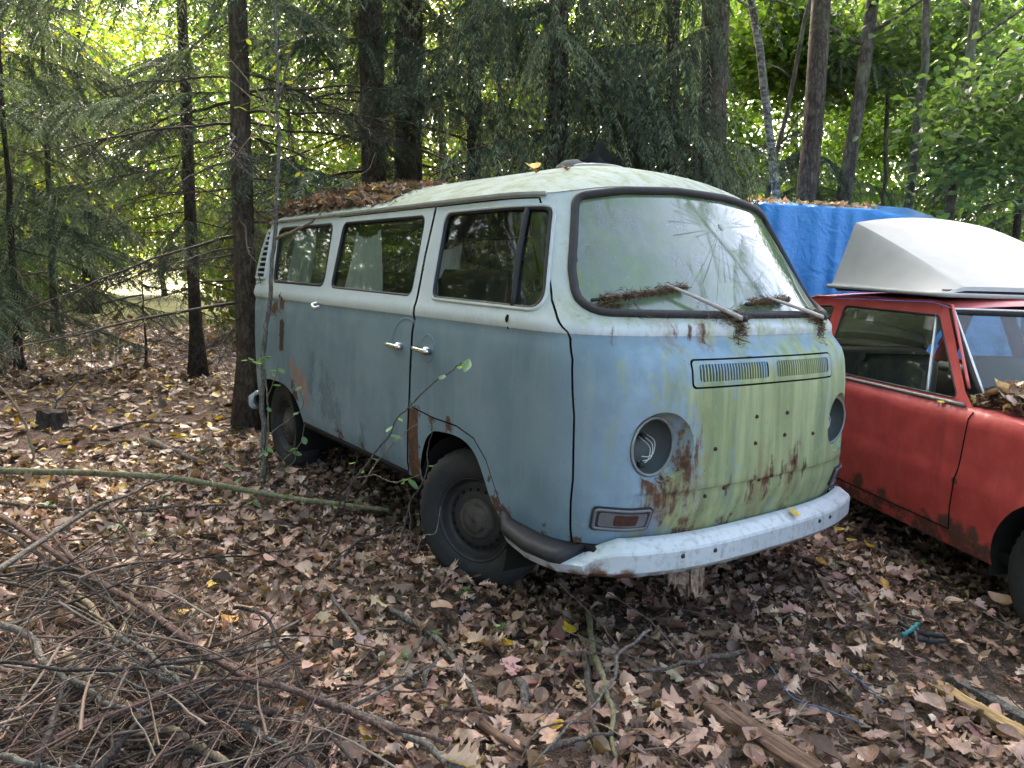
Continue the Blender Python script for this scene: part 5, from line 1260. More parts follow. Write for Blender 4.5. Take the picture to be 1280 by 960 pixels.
# trees standing round the camera, outside the frame: they shade the glade and are mirrored in the glass
def stand(kind, x, y, label, seed, sc=1.):
    rr = np.random.default_rng(seed); p = np.array([x, y, float(H(x, y)) - .05]); ht = 13 * sc
    if kind == 's':
        root = tree_root('spruce_tree', label, p, 'trees mirrored in the glass'); v, f, P, rad = trunk_geo(np.zeros(3), np.array([0, 0, ht]), .13, .02, seed, 10, 18); obj('trunk', v, f, M['bark'], root)
        for q in range(34):
            h = 1. + (ht - 1.2) * (q + rr.uniform()) / 34; o = link('branch', (LIVE + BIG)[rr.integers(7)], None, root); o.location = (0, 0, h); o.rotation_euler = (0, rr.uniform(0, .25), q * 2.4); k = 1.5 * (1.1 - .85 * h / ht); o.scale = (k, k, k)
    else:
        root = tree_root('leafy_tree', label, p, 'trees mirrored in the glass'); v, f, P, rad = trunk_geo(np.zeros(3), np.array([0, 0, ht * .9]), .14, .03, seed, 8, 14); obj('trunk', v, f, M['bark_grey'], root)
        o = link('crown', FARC[seed % 4], None, root); k = 1.25 * sc; o.scale = (k, k, k); o.rotation_euler = (0, 0, seed)
for i, (k, x, y, t, sc) in enumerate([('s', -3.6, -6.2, 'spruce left of the frame, mirrored in the middle side window', 1.), ('s', -6.8, -5.6, 'spruce left of the frame, mirrored in the rearmost side window', 1.1), ('l', -1.2, -8.2, 'leafy tree left of the frame, mirrored in the cab door window', 1.), ('s', -10, -7, 'distant spruce left of the frame behind the mirrored pair', 1.1), ('l', -6, -10.5, 'broad leafy tree far left of the frame', 1.1), ('s', 1.2, -6.5, 'spruce behind the brush pile outside the frame', .9),
    ('l', 5.2, -7.5, 'leafy tree behind the camera on the left', 1.), ('s', 5.6, 9., 'young spruce beyond the red car, mirrored low in the windscreen', .9), ('s', 3.2, 10.2, 'spruce beyond the red car, mirrored in the windscreen', 1.2), ('l', 10.5, 3., 'leafy tree right of the camera across the track', 1.), ('l', -13, -7.2, 'leafy tree deep in the wood left of the frame', .9), ('l', -17.5, -9.5, 'farthest leafy tree left of the frame', 1.), ('l', -19, -6.8, 'leafy tree at the far left end of the back row', .9), ('s', -9, -5.6, 'spruce just outside the left edge of the frame', .9), ('l', -11.5, -11, 'leafy tree left of the frame between the others', 1.)]): stand(k, x, y, t, 700 + i, sc)

# ------------------------------------------------------------------ fallen leaves
BROWN = np.array([1.34, 1.30, 1.26]) * np.array([(.17, .105, .075), (.23, .150, .115), (.31, .215, .165), (.105, .062, .042), (.27, .175, .125), (.37, .275, .215), (.135, .085, .06), (.065, .042, .030), (.20, .13, .10), (.085, .052, .037)])
def oak_template(nn=13, amp=.42, lob=4.3, ph=.0, wid=.30):
    t = np.linspace(0, 1, nn); w = wid * np.sin(np.pi * np.clip(t, 0, 1) ** .85) ** .8 * (1 + amp * np.cos(2 * np.pi * lob * t + ph)) * (.55 + .65 * t); w[0] = .012; w[-1] = .01
    x = np.concatenate([t, t, t]); y = np.concatenate([0 * t, w, -w]); F = []
    for i in range(nn - 1): F += [(i, i + 1, nn + i + 1, nn + i), (i, 2 * nn + i, 2 * nn + i + 1, i + 1)]
    return np.stack([x - .5, y, 0 * x], -1), np.array(F)
def oval_template(nn=5, wid=.30): return oak_template(nn, 0., 1, 0, wid)
OAKS = [oak_template(17, .45, 4.3, .3), oak_template(17, .38, 3.6, 2.0, .27), oak_template(17, .5, 4.6, 4.0, .31), oak_template(15, .3, 5., 1., .24), oak_template(9, 0., 1, 0, .34), oak_template(15, .4, 4., 1.2, .30), oak_template(13, .2, 6., 3., .20), oak_template(15, .6, 3.2, 3.4, .26)]
def curl_leaf(T, c1, c2, tw):
    """bend a flat leaf template; arrays broadcast over leaves"""
    x, y = T[:, 0], T[:, 1]
    return c1 * (x ** 2 * 1.1) + c2 * (np.abs(y) * 1.1) + tw * x * y * 2
def litter(P, size, cols, seed, temps, tilt=.32, curl=.5):
    r = np.random.default_rng(seed); n = len(P); which = r.integers(0, len(temps), n); VV = []; FF = []; CC = []; base = 0
    for k, (T, F1) in enumerate(temps):
        m = which == k; q = m.sum()
        if not q: continue
        N = unit(r.normal(0, tilt, (q, 3)) * [1, 1, .3] + [0, 0, 1]); a = unit(np.cross(N, r.normal(0, 1, (q, 3)))); b = np.cross(N, a)
        s = size * np.clip(np.exp(r.normal(0, .34, q)), .4, 1.7); z = curl_leaf(T, r.normal(.15, curl, (q, 1)), r.normal(.1, curl, (q, 1)), r.normal(0, curl, (q, 1)))
        V = P[m][:, None] + s[:, None, None] * (a[:, None] * T[None, :, 0, None] + b[:, None] * T[None, :, 1, None] * r.uniform(.8, 1.2, q)[:, None, None] + N[:, None] * z[..., None])
        c = cols[r.integers(0, len(cols), q)] * r.uniform(.7, 1.3, (q, 1)) * (1 + r.normal(0, .06, (q, 3)))
        VV.append(V.reshape(-1, 3)); FF.append((np.arange(q)[:, None, None] * len(T) + F1[None]).reshape(-1, 4) + base); base += q * len(T); CC.append(np.repeat(c, len(T), 0))
    return np.concatenate(VV), np.concatenate(FF), np.clip(np.concatenate(CC), .005, .9)
def proj_px(P):
    q = P - CAM_POS; z = q @ V_D; return 640 + FPX * (q @ V_R) / z, 480 - FPX * (q @ V_U) / z, z
def bare(x, y):   # patches of open soil
    return np.exp(-((x - 1.75) ** 2 + (y - .42) ** 2) / .10) * .9 + np.exp(-((x - 1.25) ** 2 + (y + .35) ** 2) / .05) * .7 + np.exp(-((x + .1) ** 2 + (y + 1.3) ** 2) / .03) * .6
r = np.random.default_rng(500)
def scatter(n, x0, x1, y0, y1, zmax, excl=None):
    x = r.uniform(x0, x1, n); y = r.uniform(y0, y1, n); clump = .55 + .45 * np.sin(3.1 * x + 1.7 * y) * np.sin(2.3 * y - 1.1 * x)
    k = r.uniform(0, 1, n) > bare(x, y)
    if excl: k &= ~excl(x, y)
    x, y, clump = x[k], y[k], clump[k]
    return np.stack([x, y, H(x, y) + r.uniform(0, 1, len(x)) ** 1.5 * zmax * (.5 + .7 * clump)], -1)
inn = lambda x, y: (x > -3.4) & (x < 3.6) & (y > -4.6) & (y < 3.2)
near = scatter(19000, -3.4, 3.6, -4.6, 3.2, .05)
# the leaves that show largest become things of their own
px_, py_, dz_ = proj_px(near); vis = (dz_ > .5) & (px_ > 5) & (px_ < 1275) & (py_ > 500) & (py_ < 955)
dz2 = np.where(vis, dz_ - .8 * (near[:, 2] - H(near[:, 0], near[:, 1])) / .05, 99); order = np.argsort(dz2)[:300]
single = np.zeros(len(near), bool); single[order] = True
v, f, c = litter(near[~single], .070, BROWN, 501, OAKS, .26, .6)
tag(obj('leaf_litter', v, f, M['litter'], None, True, c), 'thick litter of dry brown oak leaves around the van', 'leaf litter', kind='stuff')
midr = scatter(30000, -13, 5.5, -9, 8, .03, inn)
v, f, c = litter(midr, .095, np.concatenate([BROWN * .72, [(.11, .07, .045)] * 3, [(.42, .27, .03)]]), 502, [oak_template(7, .3, 2.2, 1., .3), oval_template()])
tag(obj('leaf_litter', v, f, M['litter'], None, True, c), 'brown leaf litter carpeting the wood behind the van', 'leaf litter', kind='stuff')
farl = scatter(15000, -19, 8, -14, 16, .03, lambda x, y: (x > -13) & (x < 5.5) & (y > -9) & (y < 8))
v, f, c = litter(farl, .13, np.concatenate([BROWN, BROWN, [(.42, .27, .03)]]), 503, [oval_template(4, .34)])
tag(obj('leaf_litter', v, f, M['litter'], None, True, c), 'distant brown leaf litter under the far trees', 'leaf litter', kind='stuff')
# fine crumbs and broken bits between the leaves
pc = scatter(34000, -2.8, 3.2, -3.8, 2.6, .03); v, f, c = strips(len(pc), pc, .036, .0034, 6, .3, ((.04, .027, .02), (.25, .17, .125)))
tag(obj('leaf_crumbs', v, f, M['litter'], None, False, c), 'crumbled leaf bits and short stalks between the fallen leaves', 'debris', kind='stuff')

ft = scatter(26000, -3, 3.4, -4.2, 2.8, .035); v, f, c = litter(ft, .034, BROWN, 504, [oval_template(4, .42), oak_template(4, .3, 1.3, 2., .36)], .5, .9)
tag(obj('leaf_fragments', v, f, M['litter'], None, True, c), 'torn leaf fragments mixed through the brown litter', 'leaf litter', kind='stuff')
def make_objleaf():
    t = NT('single_dry_leaf'); a = t.n('ObjectInfo').outputs['Color']; n = t.noise(4, 5, .6); g = t.n('TexCoord').outputs['Object']
    x, y, z = t.xyz(g); vein = t.map(t.m('ABSOLUTE', y), .012, .0, 0, .5)
    c = t.mix(t.map(n, .3, .7), t.mix(1., a, (.68, .66, .64, 1), 'MULTIPLY'), t.mix(1., a, (1.2, 1.18, 1.15, 1), 'MULTIPLY')); c = t.mix(vein, c, t.mix(1., a, (1.5, 1.4, 1.3, 1), 'MULTIPLY'))
    p = t.bsdf(c, .5, .35, 0, t.bump(n, .3, .02)); tl = t.n('BsdfTranslucent', {0: c}).outputs[0]
    return t.done(t.n('MixShader', {0: .15, 1: p, 2: tl}).outputs[0])
M['objleaf'] = make_objleaf()
LEAFM = []
rl_ = np.random.default_rng(8)
for k in range(10):
    T, F1 = OAKS[[0, 1, 2, 3, 4, 5, 6, 7, 0, 2][k]]; V = T.copy(); V[:, 2] = curl_leaf(T, rl_.normal(.2, .5), rl_.normal(.15, .5), rl_.normal(0, .5)); me = mesh_from('fallen_leaf', V, F1); me.materials.append(M['objleaf']); LEAFM.append(me)
T, F1 = oak_template(11, 0., 1, 0, .40); YL = []
for k in range(3):
    V = T.copy(); V[:, 2] = curl_leaf(T, rl_.normal(.1, .3), rl_.normal(.2, .3), rl_.normal(0, .3)); me = mesh_from('yellow_leaf', V, F1); me.materials.append(M['objleaf']); YL.append(me)
def shade(c): s_ = sum(c); return 'pale tan' if s_ > .78 else 'light brown' if s_ > .55 else 'mid brown' if s_ > .36 else 'dark brown'
MARKS = [((1.55, .15), 'by the split plank'), ((1.35, -.35), 'in front of the bumper'), ((.9, -1.25), 'right of the brush pile'), ((.35, -2.2), 'among the brush pile sticks'), ((0, -1.15), 'beside the front tyre'), ((-.8, -1.6), 'beyond the brush pile'), ((1.7, .9), 'between van and red car')]
def put_leaf(me, p, size, col, tilt, az, name, label, group, cat='leaf'):
    o = link(name, me); o.location = p; o.rotation_euler = (tilt[0], tilt[1], az); o.scale = (size,) * 3; o.color = tuple(col) + (1,); return tag(o, label, cat, group)
for k in order:
    p = near[k]; c = BROWN[rl_.integers(len(BROWN))] * rl_.uniform(.85, 1.25); d_ = [np.hypot(p[0] - m[0][0], p[1] - m[0][1]) for m in MARKS]; mk = MARKS[int(np.argmin(d_))][1]; sh = shade(c)
    put_leaf(LEAFM[rl_.integers(10)], (p[0], p[1], p[2] + .006), .078 * min(math.exp(rl_.normal(0, .22)), 1.4), c, rl_.normal(0, .20, 2), rl_.uniform(0, 6.28), 'fallen_leaf', '%s dry leaf lying on top of the litter %s' % (sh, mk), '%s leaves %s' % (sh, mk))
YC = np.array([(.55, .36, .035), (.62, .43, .05), (.46, .28, .03), (.50, .26, .06)])
ylist = [(265, 731, 'left of the front tyre, largest there'), (285, 773, 'just above the brush pile'), (545, 699, 'at the foot of the front tyre'), (633, 800, 'beside a small green seedling'), (1050, 659, 'under the right end of the bumper'), (1065, 673, 'right of the bumper, middle of three'), (1087, 681, 'right of the bumper, rightmost of three'), (1106, 727, 'between the van and the black rubber strip'), (460, 918, 'among the sticks at the bottom'), (228, 762, 'on the brush pile edge'), (420, 560, 'beside the sill of the van'), (150, 610, 'beyond the pale pole, left one'), (268, 627, 'beyond the pale pole, right one'), (712, 786, 'below the step of the van'), (690, 905, 'between two grey sticks'), (1030, 700, 'below the right end of the bumper'), (57, 600, 'by the left end of the pale pole'), (120, 560, 'on open litter left of the stout spruce'), (200, 575, 'by the small grey log'), (230, 545, 'on open litter near the stout spruce')]
for x_, y_, t_ in ylist:
    p = onground(x_, y_, .035); put_leaf(YL[rl_.integers(3)], p, .075 * rl_.uniform(.8, 1.15), YC[rl_.integers(4)], rl_.normal(0, .22, 2), rl_.uniform(0, 6.28), 'yellow_leaf', 'bright yellow fallen leaf ' + t_, 'yellow fallen leaves')
ry = np.random.default_rng(12)
for q in range(60):
    x_, y_ = ry.uniform(20, 330), ry.uniform(400, 590); p = onground(x_, y_, .03); near_t = 'far back under the spruces' if y_ < 470 else 'on the open litter left of the van'
    put_leaf(YL[ry.integers(3)], p, .085 * ry.uniform(.7, 1.15), YC[ry.integers(4)] * ry.uniform(.6, 1), ry.normal(0, .25, 2), ry.uniform(0, 6.28), 'yellow_leaf', 'small yellow leaf ' + near_t, 'yellow leaves ' + near_t)

# leaves and needles heaped on the van roof
def roofz(x, y):
    w = _i(T_w, 1.745); q = np.clip(np.abs(y) / w, 0, 1); q2 = np.clip(np.maximum(x - .0, -2.62 - x) / .56, 0, 1); q = np.sqrt(q ** 2 + q2 ** 2); return 1.747 + .195 * (1 - np.clip(q, 0, 1) ** 2.5)
r = np.random.default_rng(520)
def heap(n, zf, xs, ys, fn, size, seed):
    x = xs; y = ys; return np.stack([x, y, zf(x, y) + fn(x, y) * r.uniform(.1, 1, n)], -1)
n = 2600; x = -2.95 + 1.9 * r.beta(1.1, 1.5, n); y = -.70 + 1.1 * r.beta(1., 1.7, n); hp = lambda x, y: .07 * sstep(-1.05, -1.9, x)
P = heap(n, roofz, x, y, hp, .06, 1); v, f, c = litter(P, .062, BROWN[[3, 6, 7, 0, 1, 9]], 521, [oak_template(9, .3, 3, 1.), oval_template()], .5)
tag(obj('roof_leaves', v, f, M['litter'], None, True, c), 'heap of brown leaves and needles on the rear of the van roof', 'leaf heap', kind='stuff')
n = 5000; x = -2.95 + 2.05 * r.beta(1.1, 1.5, n); y = -.71 + 1.2 * r.beta(.9, 1.7, n); P = heap(n, roofz, x, y, lambda x, y: hp(x, y) + .006, .06, 1); v, f, c = strips(n, P, .06, .0022, 22, .35)
tag(obj('roof_needles', v, f, M['litter'], None, False, c), 'brown needles strewn over the rear van roof', 'debris', kind='stuff')
for x_, y_, t_ in ((-1.55, -.66, 'the larger one near the gutter'), (-1.45, -.55, 'on the crest of the leaf heap'), (-.25, -.30, 'alone on the bare middle of the roof')):
    z_ = float(roofz(x_, y_)) + float(hp(x_, y_)) + .03; put_leaf(YL[1], (x_, y_, z_), .085, YC[0], (.5, .1), 1 + x_, 'yellow_leaf', 'yellow leaf on the van roof, ' + t_, 'yellow fallen leaves')
for x_, y_, t_ in ((.02, -.50, 'orange brown leaf curled on the roof above the cab door'), (.18, -.45, 'small brown leaf on the roof edge above the cab door')):
    put_leaf(LEAFM[2], (x_, y_, float(roofz(x_, y_)) + .012), .06, (.30, .13, .03), (.3, .2), 2., 'fallen_leaf', t_, 'leaves on the van roof')
pb = S2(front_s(.10, .55), .55); put_leaf(YL[0], (pb[0] + .055, .16, .496), .06, YC[1], (.3, .5), .8, 'yellow_leaf', 'yellow leaf caught on top of the van bumper', 'yellow fallen leaves')
# leaves on the bonnet and cowl of the red car
CR = np.array([[math.cos(CARZ), -math.sin(CARZ), 0], [math.sin(CARZ), math.cos(CARZ), 0], [0, 0, 1]])
def carw(P): return np.asarray(P) @ CR.T + np.array(CARO)
n = 1900; x = -.52 + .70 * r.beta(1.1, 1.8, n); y = -.70 + 1.4 * r.uniform(0, 1, n) ** 1.1; zc = .93 + .02 * (1 - (y / .75) ** 2) + .13 * np.exp(-((x + .34 - .08 * (1 - (y / .7) ** 2)) / .13) ** 2) * r.uniform(0.05, 1, n) * np.clip((.76 - np.abs(y)) / .12, .1, 1)
v, f, c = litter(carw(np.stack([x, y, zc], -1)), .06, np.concatenate([BROWN, [(.40, .22, .05)], [(.42, .33, .15)]]), 531, [oak_template(9, .3, 3, 1.), oval_template()], .6)
tag(obj('bonnet_leaves', v, f, M['litter'], None, True, c), 'drift of dry leaves against the red car windscreen', 'leaf heap', kind='stuff')
n = 2600; x = -.52 + .5 * r.beta(1., 2., n); y = -.72 + 1.44 * r.uniform(0, 1, n); zc = .92 + .02 * (1 - (y / .75) ** 2) + .075 * np.exp(-((x + .36 - .08 * (1 - (y / .7) ** 2)) / .13) ** 2) * r.uniform(0, 1, n) * np.clip((.76 - np.abs(y)) / .12, .1, 1)
v, f, c = strips(n, carw(np.stack([x, y, zc], -1)), .05, .002, 23, .5); tag(obj('bonnet_needles', v, f, M['litter'], None, False, c), 'brown needles piled at the foot of the red car windscreen', 'debris', kind='stuff')
for (x_, y_, z_), t_ in (((-.47, -.58, 1.03), 'against the red car windscreen, left one'), ((-.36, -.33, 1.04), 'against the red car windscreen, right one'), ((-.60, -.775, .925), 'on the red car shoulder below the side window')):
    put_leaf(YL[0], carw((x_, y_, z_)), .075 if z_ > 1 else .04, YC[1], (.2, .7 if z_ > 1 else 0), .5, 'yellow_leaf', 'yellow leaf ' + t_, 'yellow fallen leaves')
# leaves along the top edge of the tarpaulin
n = 220; uu = r.uniform(-.3, .95, n); dd = r.uniform(.02, .5, n) ** 1.; P = tl * [1, 1, 0] + uu[:, None] * ux + dd[:, None] * uy; P[:, 2] = np.interp(uu, [-.4, 0, .9, 1.3], [2.14, 2.15, 2.10, 2.00]) + .012 + r.uniform(0, .03, n) + .02 * dd
v, f, c = litter(P, .06, np.concatenate([BROWN[[1, 2, 4]], [(.40, .22, .08)], [(.45, .34, .2)]]), 541, [oval_template()], .6); tag(obj('tarpaulin_leaves', v, f, M['litter'], None, True, c), 'row of orange brown leaves along the tarpaulin edge', 'leaf heap', kind='stuff')

# ------------------------------------------------------------------ sticks, poles and twigs on the ground
def stick(name, label, pts, r0, mat, h=.03, r1=None, wob=.006, seed=0, group=None, cat='stick', side=0):
    """pts: points of the photograph with an optional third value, the height over the ground"""
    Q = []
    for p in pts:
        hh = p[2] if len(p) > 2 else h; Q.append(onground(p[0], p[1], hh))
    Q = np.array(Q); n = max(10, 5 * len(Q)); P = smooth_path(Q, n, wob, seed); rr = np.linspace(r0, r0 * .5 if r1 is None else r1, n) * (1 + np.random.default_rng(seed).normal(0, .07, n))
    v, f = tube(P, rr, 8); g = Geo(); g.add(v, f); o = g.build(name, M[mat], None); tag(o, label, cat, group)
    rs_ = np.random.default_rng(seed + 1)
    for q in range(side):
        i = rs_.integers(2, n - 2); d = unit(P[i] - P[i - 1]); a_ = unit(np.cross(d, rs_.normal(0, 1, 3))); a_[2] = abs(a_[2]) * .6; L = rs_.uniform(.08, .3)
        w = smooth_path([P[i], P[i] + (d * .5 + a_ * .6) * L, P[i] + (d * .9 + a_ + rs_.normal(0, .2, 3)) * L], 7); w[:, 2] = np.maximum(w[:, 2], H(w[:, 0], w[:, 1]) + .01); v, f = tube(w, np.linspace(rr[i] * .45, .0015, 7), 5); obj('side_twig', v, f, M[mat], o)
    return o
GB = 'sticks of the brush pile'
stick('fallen_pole', 'long pale green fallen pole pointing at the van sill', [(-40, 588), (60, 590), (215, 597), (330, 617), (420, 629), (486, 637)], .024, 'log_green', .07, .012, .004, 1, None, 'pole', 2)
SD = [
('thin brown stick lying just below the pale green pole', [(-20, 627), (130, 637), (230, 634), (292, 632)], .010, 'twig', .05, 2),
('long reddish branch running diagonally across the whole brush pile', [(-20, 632), (25, 664), (146, 739), (233, 797), (300, 843), (375, 868), (480, 906), (560, 930)], .014, 'twig_red', .16, 5),
('long branch lying alongside the reddish diagonal one', [(-20, 650), (60, 700), (170, 770), (262, 835), (330, 872)], .010, 'twig', .13, 3),
('grey stick rising from the left edge toward the pale pole', [(-20, 722, .3), (83, 656, .25), (175, 610, .18), (217, 593, .15)], .012, 'twig_grey', .2, 3),
('straight black twig lying level above the brush pile', [(-10, 720), (125, 710), (250, 697), (362, 687)], .006, 'twig_black', .16, 3),
('level black twig across the middle of the brush pile', [(-10, 829), (125, 837), (250, 827), (346, 810)], .006, 'twig_black', .20, 2),
('short pale stick leaning down into the brush pile', [(75, 727), (104, 747), (133, 793), (142, 822)], .013, 'twig_pale', .12, 1),
('pale forked stick beside the other short pale stick', [(172, 716), (158, 772), (142, 818)], .012, 'twig_pale', .12, 1),
('bowed grey branch in the lower left of the brush pile', [(-10, 780), (33, 793), (54, 827), (92, 852), (137, 881), (179, 893)], .013, 'twig_grey', .16, 2),
('thickest orange brown stick at the bottom of the brush pile', [(83, 822), (167, 893), (229, 922), (283, 962)], .020, 'twig_pale', .10, 0),
('short blackened stick standing up at the bottom left corner', [(38, 968), (67, 902), (83, 852)], .010, 'twig_black', .20, 0),
('reddish stick rising right from the bottom left corner', [(40, 942), (146, 889), (250, 852), (308, 847)], .010, 'twig_red', .18, 2),
('blackened stick curving from the bottom edge to the right', [(110, 966), (175, 906), (233, 877), (271, 856)], .010, 'twig_black', .18, 2),
('grey stick leaving the brush pile toward the bottom edge', [(262, 877), (292, 897), (333, 922), (390, 962)], .014, 'twig_grey', .08, 1),
('thin black arched twig right of the brush pile', [(292, 760), (329, 768), (350, 806), (375, 847), (400, 893), (446, 962)], .007, 'twig_black', .14, 3),
('thin reddish upright twig at the top of the brush pile', [(137, 635, .3), (167, 672, .25), (183, 718, .15), (196, 764, .08)], .006, 'twig_red', .1, 1),
('grey stick lying alone left of the front tyre', [(398, 725), (433, 768), (471, 827)], .011, 'twig_grey', .04, 1),
('bent grey stick below the front tyre', [(486, 760), (528, 784), (560, 812), (578, 841), (600, 888)], .013, 'twig_grey', .04, 1),
('short thick mossy stick in the middle foreground', [(648, 852), (664, 884), (684, 916)], .016, 'twig_grey', .03, 0),
('long grey green stick pointing at the van bumper', [(735, 765), (740, 802), (754, 855), (765, 891), (769, 945)], .013, 'log_green', .05, 1),
('dark stick lying beside the grey green one', [(731, 818), (738, 870), (743, 909), (768, 966)], .015, 'twig', .03, 1),
('thin red twig leaning up toward the van step', [(697, 724, .26), (736, 766, .16), (776, 813, .05)], .0045, 'twig_red', .05, 0),
('short straight red twig in front of the bumper', [(711, 816), (742, 817), (770, 818)], .0065, 'twig_red', .06, 0),
('thin grey twig crossing over the grey green stick', [(811, 787, .16), (779, 816, .14), (761, 855, .12), (714, 906, .08), (664, 956, .06)], .006, 'twig_grey', .1, 1),
('dark stick lying crosswise at the bottom centre', [(680, 936), (720, 927), (763, 917)], .011, 'twig', .05, 0),
('knobbly stick reaching right below the bumper', [(930, 814), (880, 823), (847, 830), (800, 841)], .011, 'twig', .05, 2),
('dark grey branch entering from the brush pile at the bottom', [(400, 872), (474, 902), (520, 927), (580, 960)], .015, 'twig_grey', .07, 1),
('thin straight red twig above the dark grey branch', [(415, 855), (474, 863), (546, 864)], .005, 'twig_red', .07, 0),
('broken rotten stick in the bottom centre', [(592, 896), (621, 920), (652, 940)], .018, 'rotten', .03, 0),
('short reddish stick beside the rotten one', [(556, 886), (590, 890), (617, 893)], .007, 'twig_red', .06, 0),
('short upright stub left of the bent grey stick', [(528, 863, .02), (536, 842, .07), (546, 818, .1)], .008, 'twig_grey', .05, 0),
('small grey log on the open litter left of the van', [(178, 549), (215, 563), (252, 577)], .032, 'twig_grey', .03, 0),
('straight dead stick on the litter beyond the small log', [(120, 540), (180, 528), (240, 532)], .014, 'twig', .02, 1),
('curved brown root beside the front tyre', [(415, 712), (445, 680), (490, 660), (520, 652)], .010, 'twig', .05, 0),
]
for i, (lab, pts, r0, m, h, sdn) in enumerate(SD): stick('stick', lab, pts, r0, m, h, None, .005, 20 + i, GB if 'brush pile' in lab else 'sticks on the leaf litter', 'stick', sdn)
rz_ = np.random.default_rng(321)
for q in range(34):
    x_, y_ = rz_.uniform(-20, 300), rz_.uniform(690, 965)
    if x_ > 120 + (y_ - 690) * .9: x_ *= .5
    a_ = rz_.normal(.45, .5) + (math.pi if q % 2 else 0); L_ = rz_.uniform(90, 260); hh = abs(rz_.normal(.05, .07)); m_ = ['twig', 'twig_red', 'twig_grey', 'twig_pale', 'twig_black'][q % 5]
    pts = [(x_ - math.cos(a_) * L_ / 2, y_ - math.sin(a_) * L_ * .3, hh + .02), (x_ + rz_.normal(0, 8), y_ + rz_.normal(0, 8), hh + .04), (x_ + math.cos(a_) * L_ / 2, y_ + math.sin(a_) * L_ * .3, hh)]
    wd_ = {'twig': 'brown', 'twig_red': 'reddish', 'twig_grey': 'grey', 'twig_pale': 'pale peeled', 'twig_black': 'blackened'}[m_]
    stick('stick', 'loose %s stick jumbled in the middle of the brush pile' % wd_, pts, rz_.uniform(.005, .011), m_, .05, None, .006, 400 + q, 'loose %s sticks in the brush pile' % wd_, 'stick', 2)
# standing bare stems on the left
def wand(name, label, pts, depth, r0, mat, r1=.002, cat='twig', leaves=(), seed=0, group=None, lsize=.05, lcol=(.10, .20, .07), wob=.004):
    """a stem through points of the photograph at (interpolated) depth; leaves at given points"""
    m = len(pts); dp = np.broadcast_to(depth, (m,)) if np.ndim(depth) == 0 else np.interp(np.linspace(0, 1, m), np.linspace(0, 1, len(depth)), depth)
    Q = np.array([at(p[0], p[1], d) for p, d in zip(pts, dp)]); n = max(12, 6 * m); P = smooth_path(Q, n, wob, seed)
    v, f = tube(P, np.linspace(r0, r1, n), 7); o = obj(name, v, f, M[mat]); tag(o, label, cat, group)
    return o, P
def twig_on(o, pts, depth, r0, mat='twig', r1=.0015):
    dp = np.interp(np.linspace(0, 1, len(pts)), np.linspace(0, 1, len(depth)), depth); Q = np.array([at(p[0], p[1], d) for p, d in zip(pts, dp)]); v, f = tube(smooth_path(Q, 5 * len(pts), .003, int(pts[0][0])), np.linspace(r0, r1, 5 * len(pts)), 6); return obj('side_twig', v, f, M[mat], o)
rg = np.random.default_rng(90)
T6, F6 = oak_template(9, 0., 1, 0, .30); LM = []
def snap(o, p):
    best = None
    for q in [o] + [c_ for c_ in o.children if c_.name.startswith('side_twig')]:
        n_ = len(q.data.vertices); a_ = np.empty(n_ * 3); q.data.vertices.foreach_get('co', a_); a_ = a_.reshape(-1, 3); d_ = ((a_ - p) ** 2).sum(1); i_ = int(d_.argmin())
        if best is None or d_[i_] < best[0]: best = (d_[i_], a_[i_])
    return best[1]
def greenleaf(o, px, py, depth, size, tiltz=None, col=None, asp=1.):
    p = snap(o, at(px, py, depth)); V = T6.copy(); V[:, 0] += .5; V[:, 2] = curl_leaf(T6, .25, .35, 0); V[:, 1] *= asp
    az = rg.uniform(0, 6.28) if tiltz is None else tiltz; e = Matrix.Rotation(az, 3, 'Z') @ Matrix.Rotation(rg.uniform(0, .8), 3, 'Y') @ Matrix.Rotation(rg.normal(0, .4), 3, 'X')
    V = V * size @ np.array(e).T + p; c = np.array(col if col is not None else (.20, .33, .17)) * rg.uniform(.75, 1.25); return obj('leaf', V, F6, M['leaf'], o, True, np.broadcast_to(c, (len(V), 3)))
dsh = float((onground(398, 690) - CAM_POS) @ V_D); d_tip = 2.98
dshf = lambda x: float(np.interp(x, [398, 440, 500, 585], [dsh, dsh - .25, 3.35, d_tip]))
o, P = wand('hazel_shoot', 'green leafed hazel shoot arching in front of the sliding door', [(398, 690), (418, 645), (443, 600), (480, 553), (500, 520), (540, 480), (567, 460), (585, 451)], (dsh, dsh - .1, dshf(443), dshf(480), dshf(500), 3.2, 3.06, d_tip), .0055, 'twig', .002, 'shoot', seed=3)
twig_on(o, [(452, 607), (477, 570), (500, 547), (523, 528)], (dshf(452), 3.3), .0035, 'twig_pale'); twig_on(o, [(447, 597), (470, 594), (490, 603), (525, 593)], (dshf(447), 3.3), .003, 'twig_pale'); twig_on(o, [(430, 633), (440, 600), (446, 570)], (dshf(435), dshf(446)), .0035, 'twig_red')
for x_, y_, s_ in ((585, 450, .15), (572, 460, .045), (552, 473, .06), (482, 528, .06), (495, 518, .045), (486, 543, .075), (495, 552, .05), (505, 598, .085), (445, 580, .05), (450, 588, .05), (465, 570, .045), (418, 628, .06), (438, 622, .04), (505, 610, .05)): greenleaf(o, x_, y_, dshf(x_), s_ * .85, R(-40) if s_ == .15 else None, asp=.55 if s_ == .15 else 1.1)
d2 = min(float((onground(497, 693) - CAM_POS) @ V_D), 3.5)
o, P = wand('bare_shoot', 'thin bare upright shoot in front of the front wheel', [(494, 697), (505, 660), (513, 627), (530, 597), (536, 560), (539, 537), (533, 517)], (d2, d2 - .2), .0045, 'twig', .0015, 'shoot', seed=4)
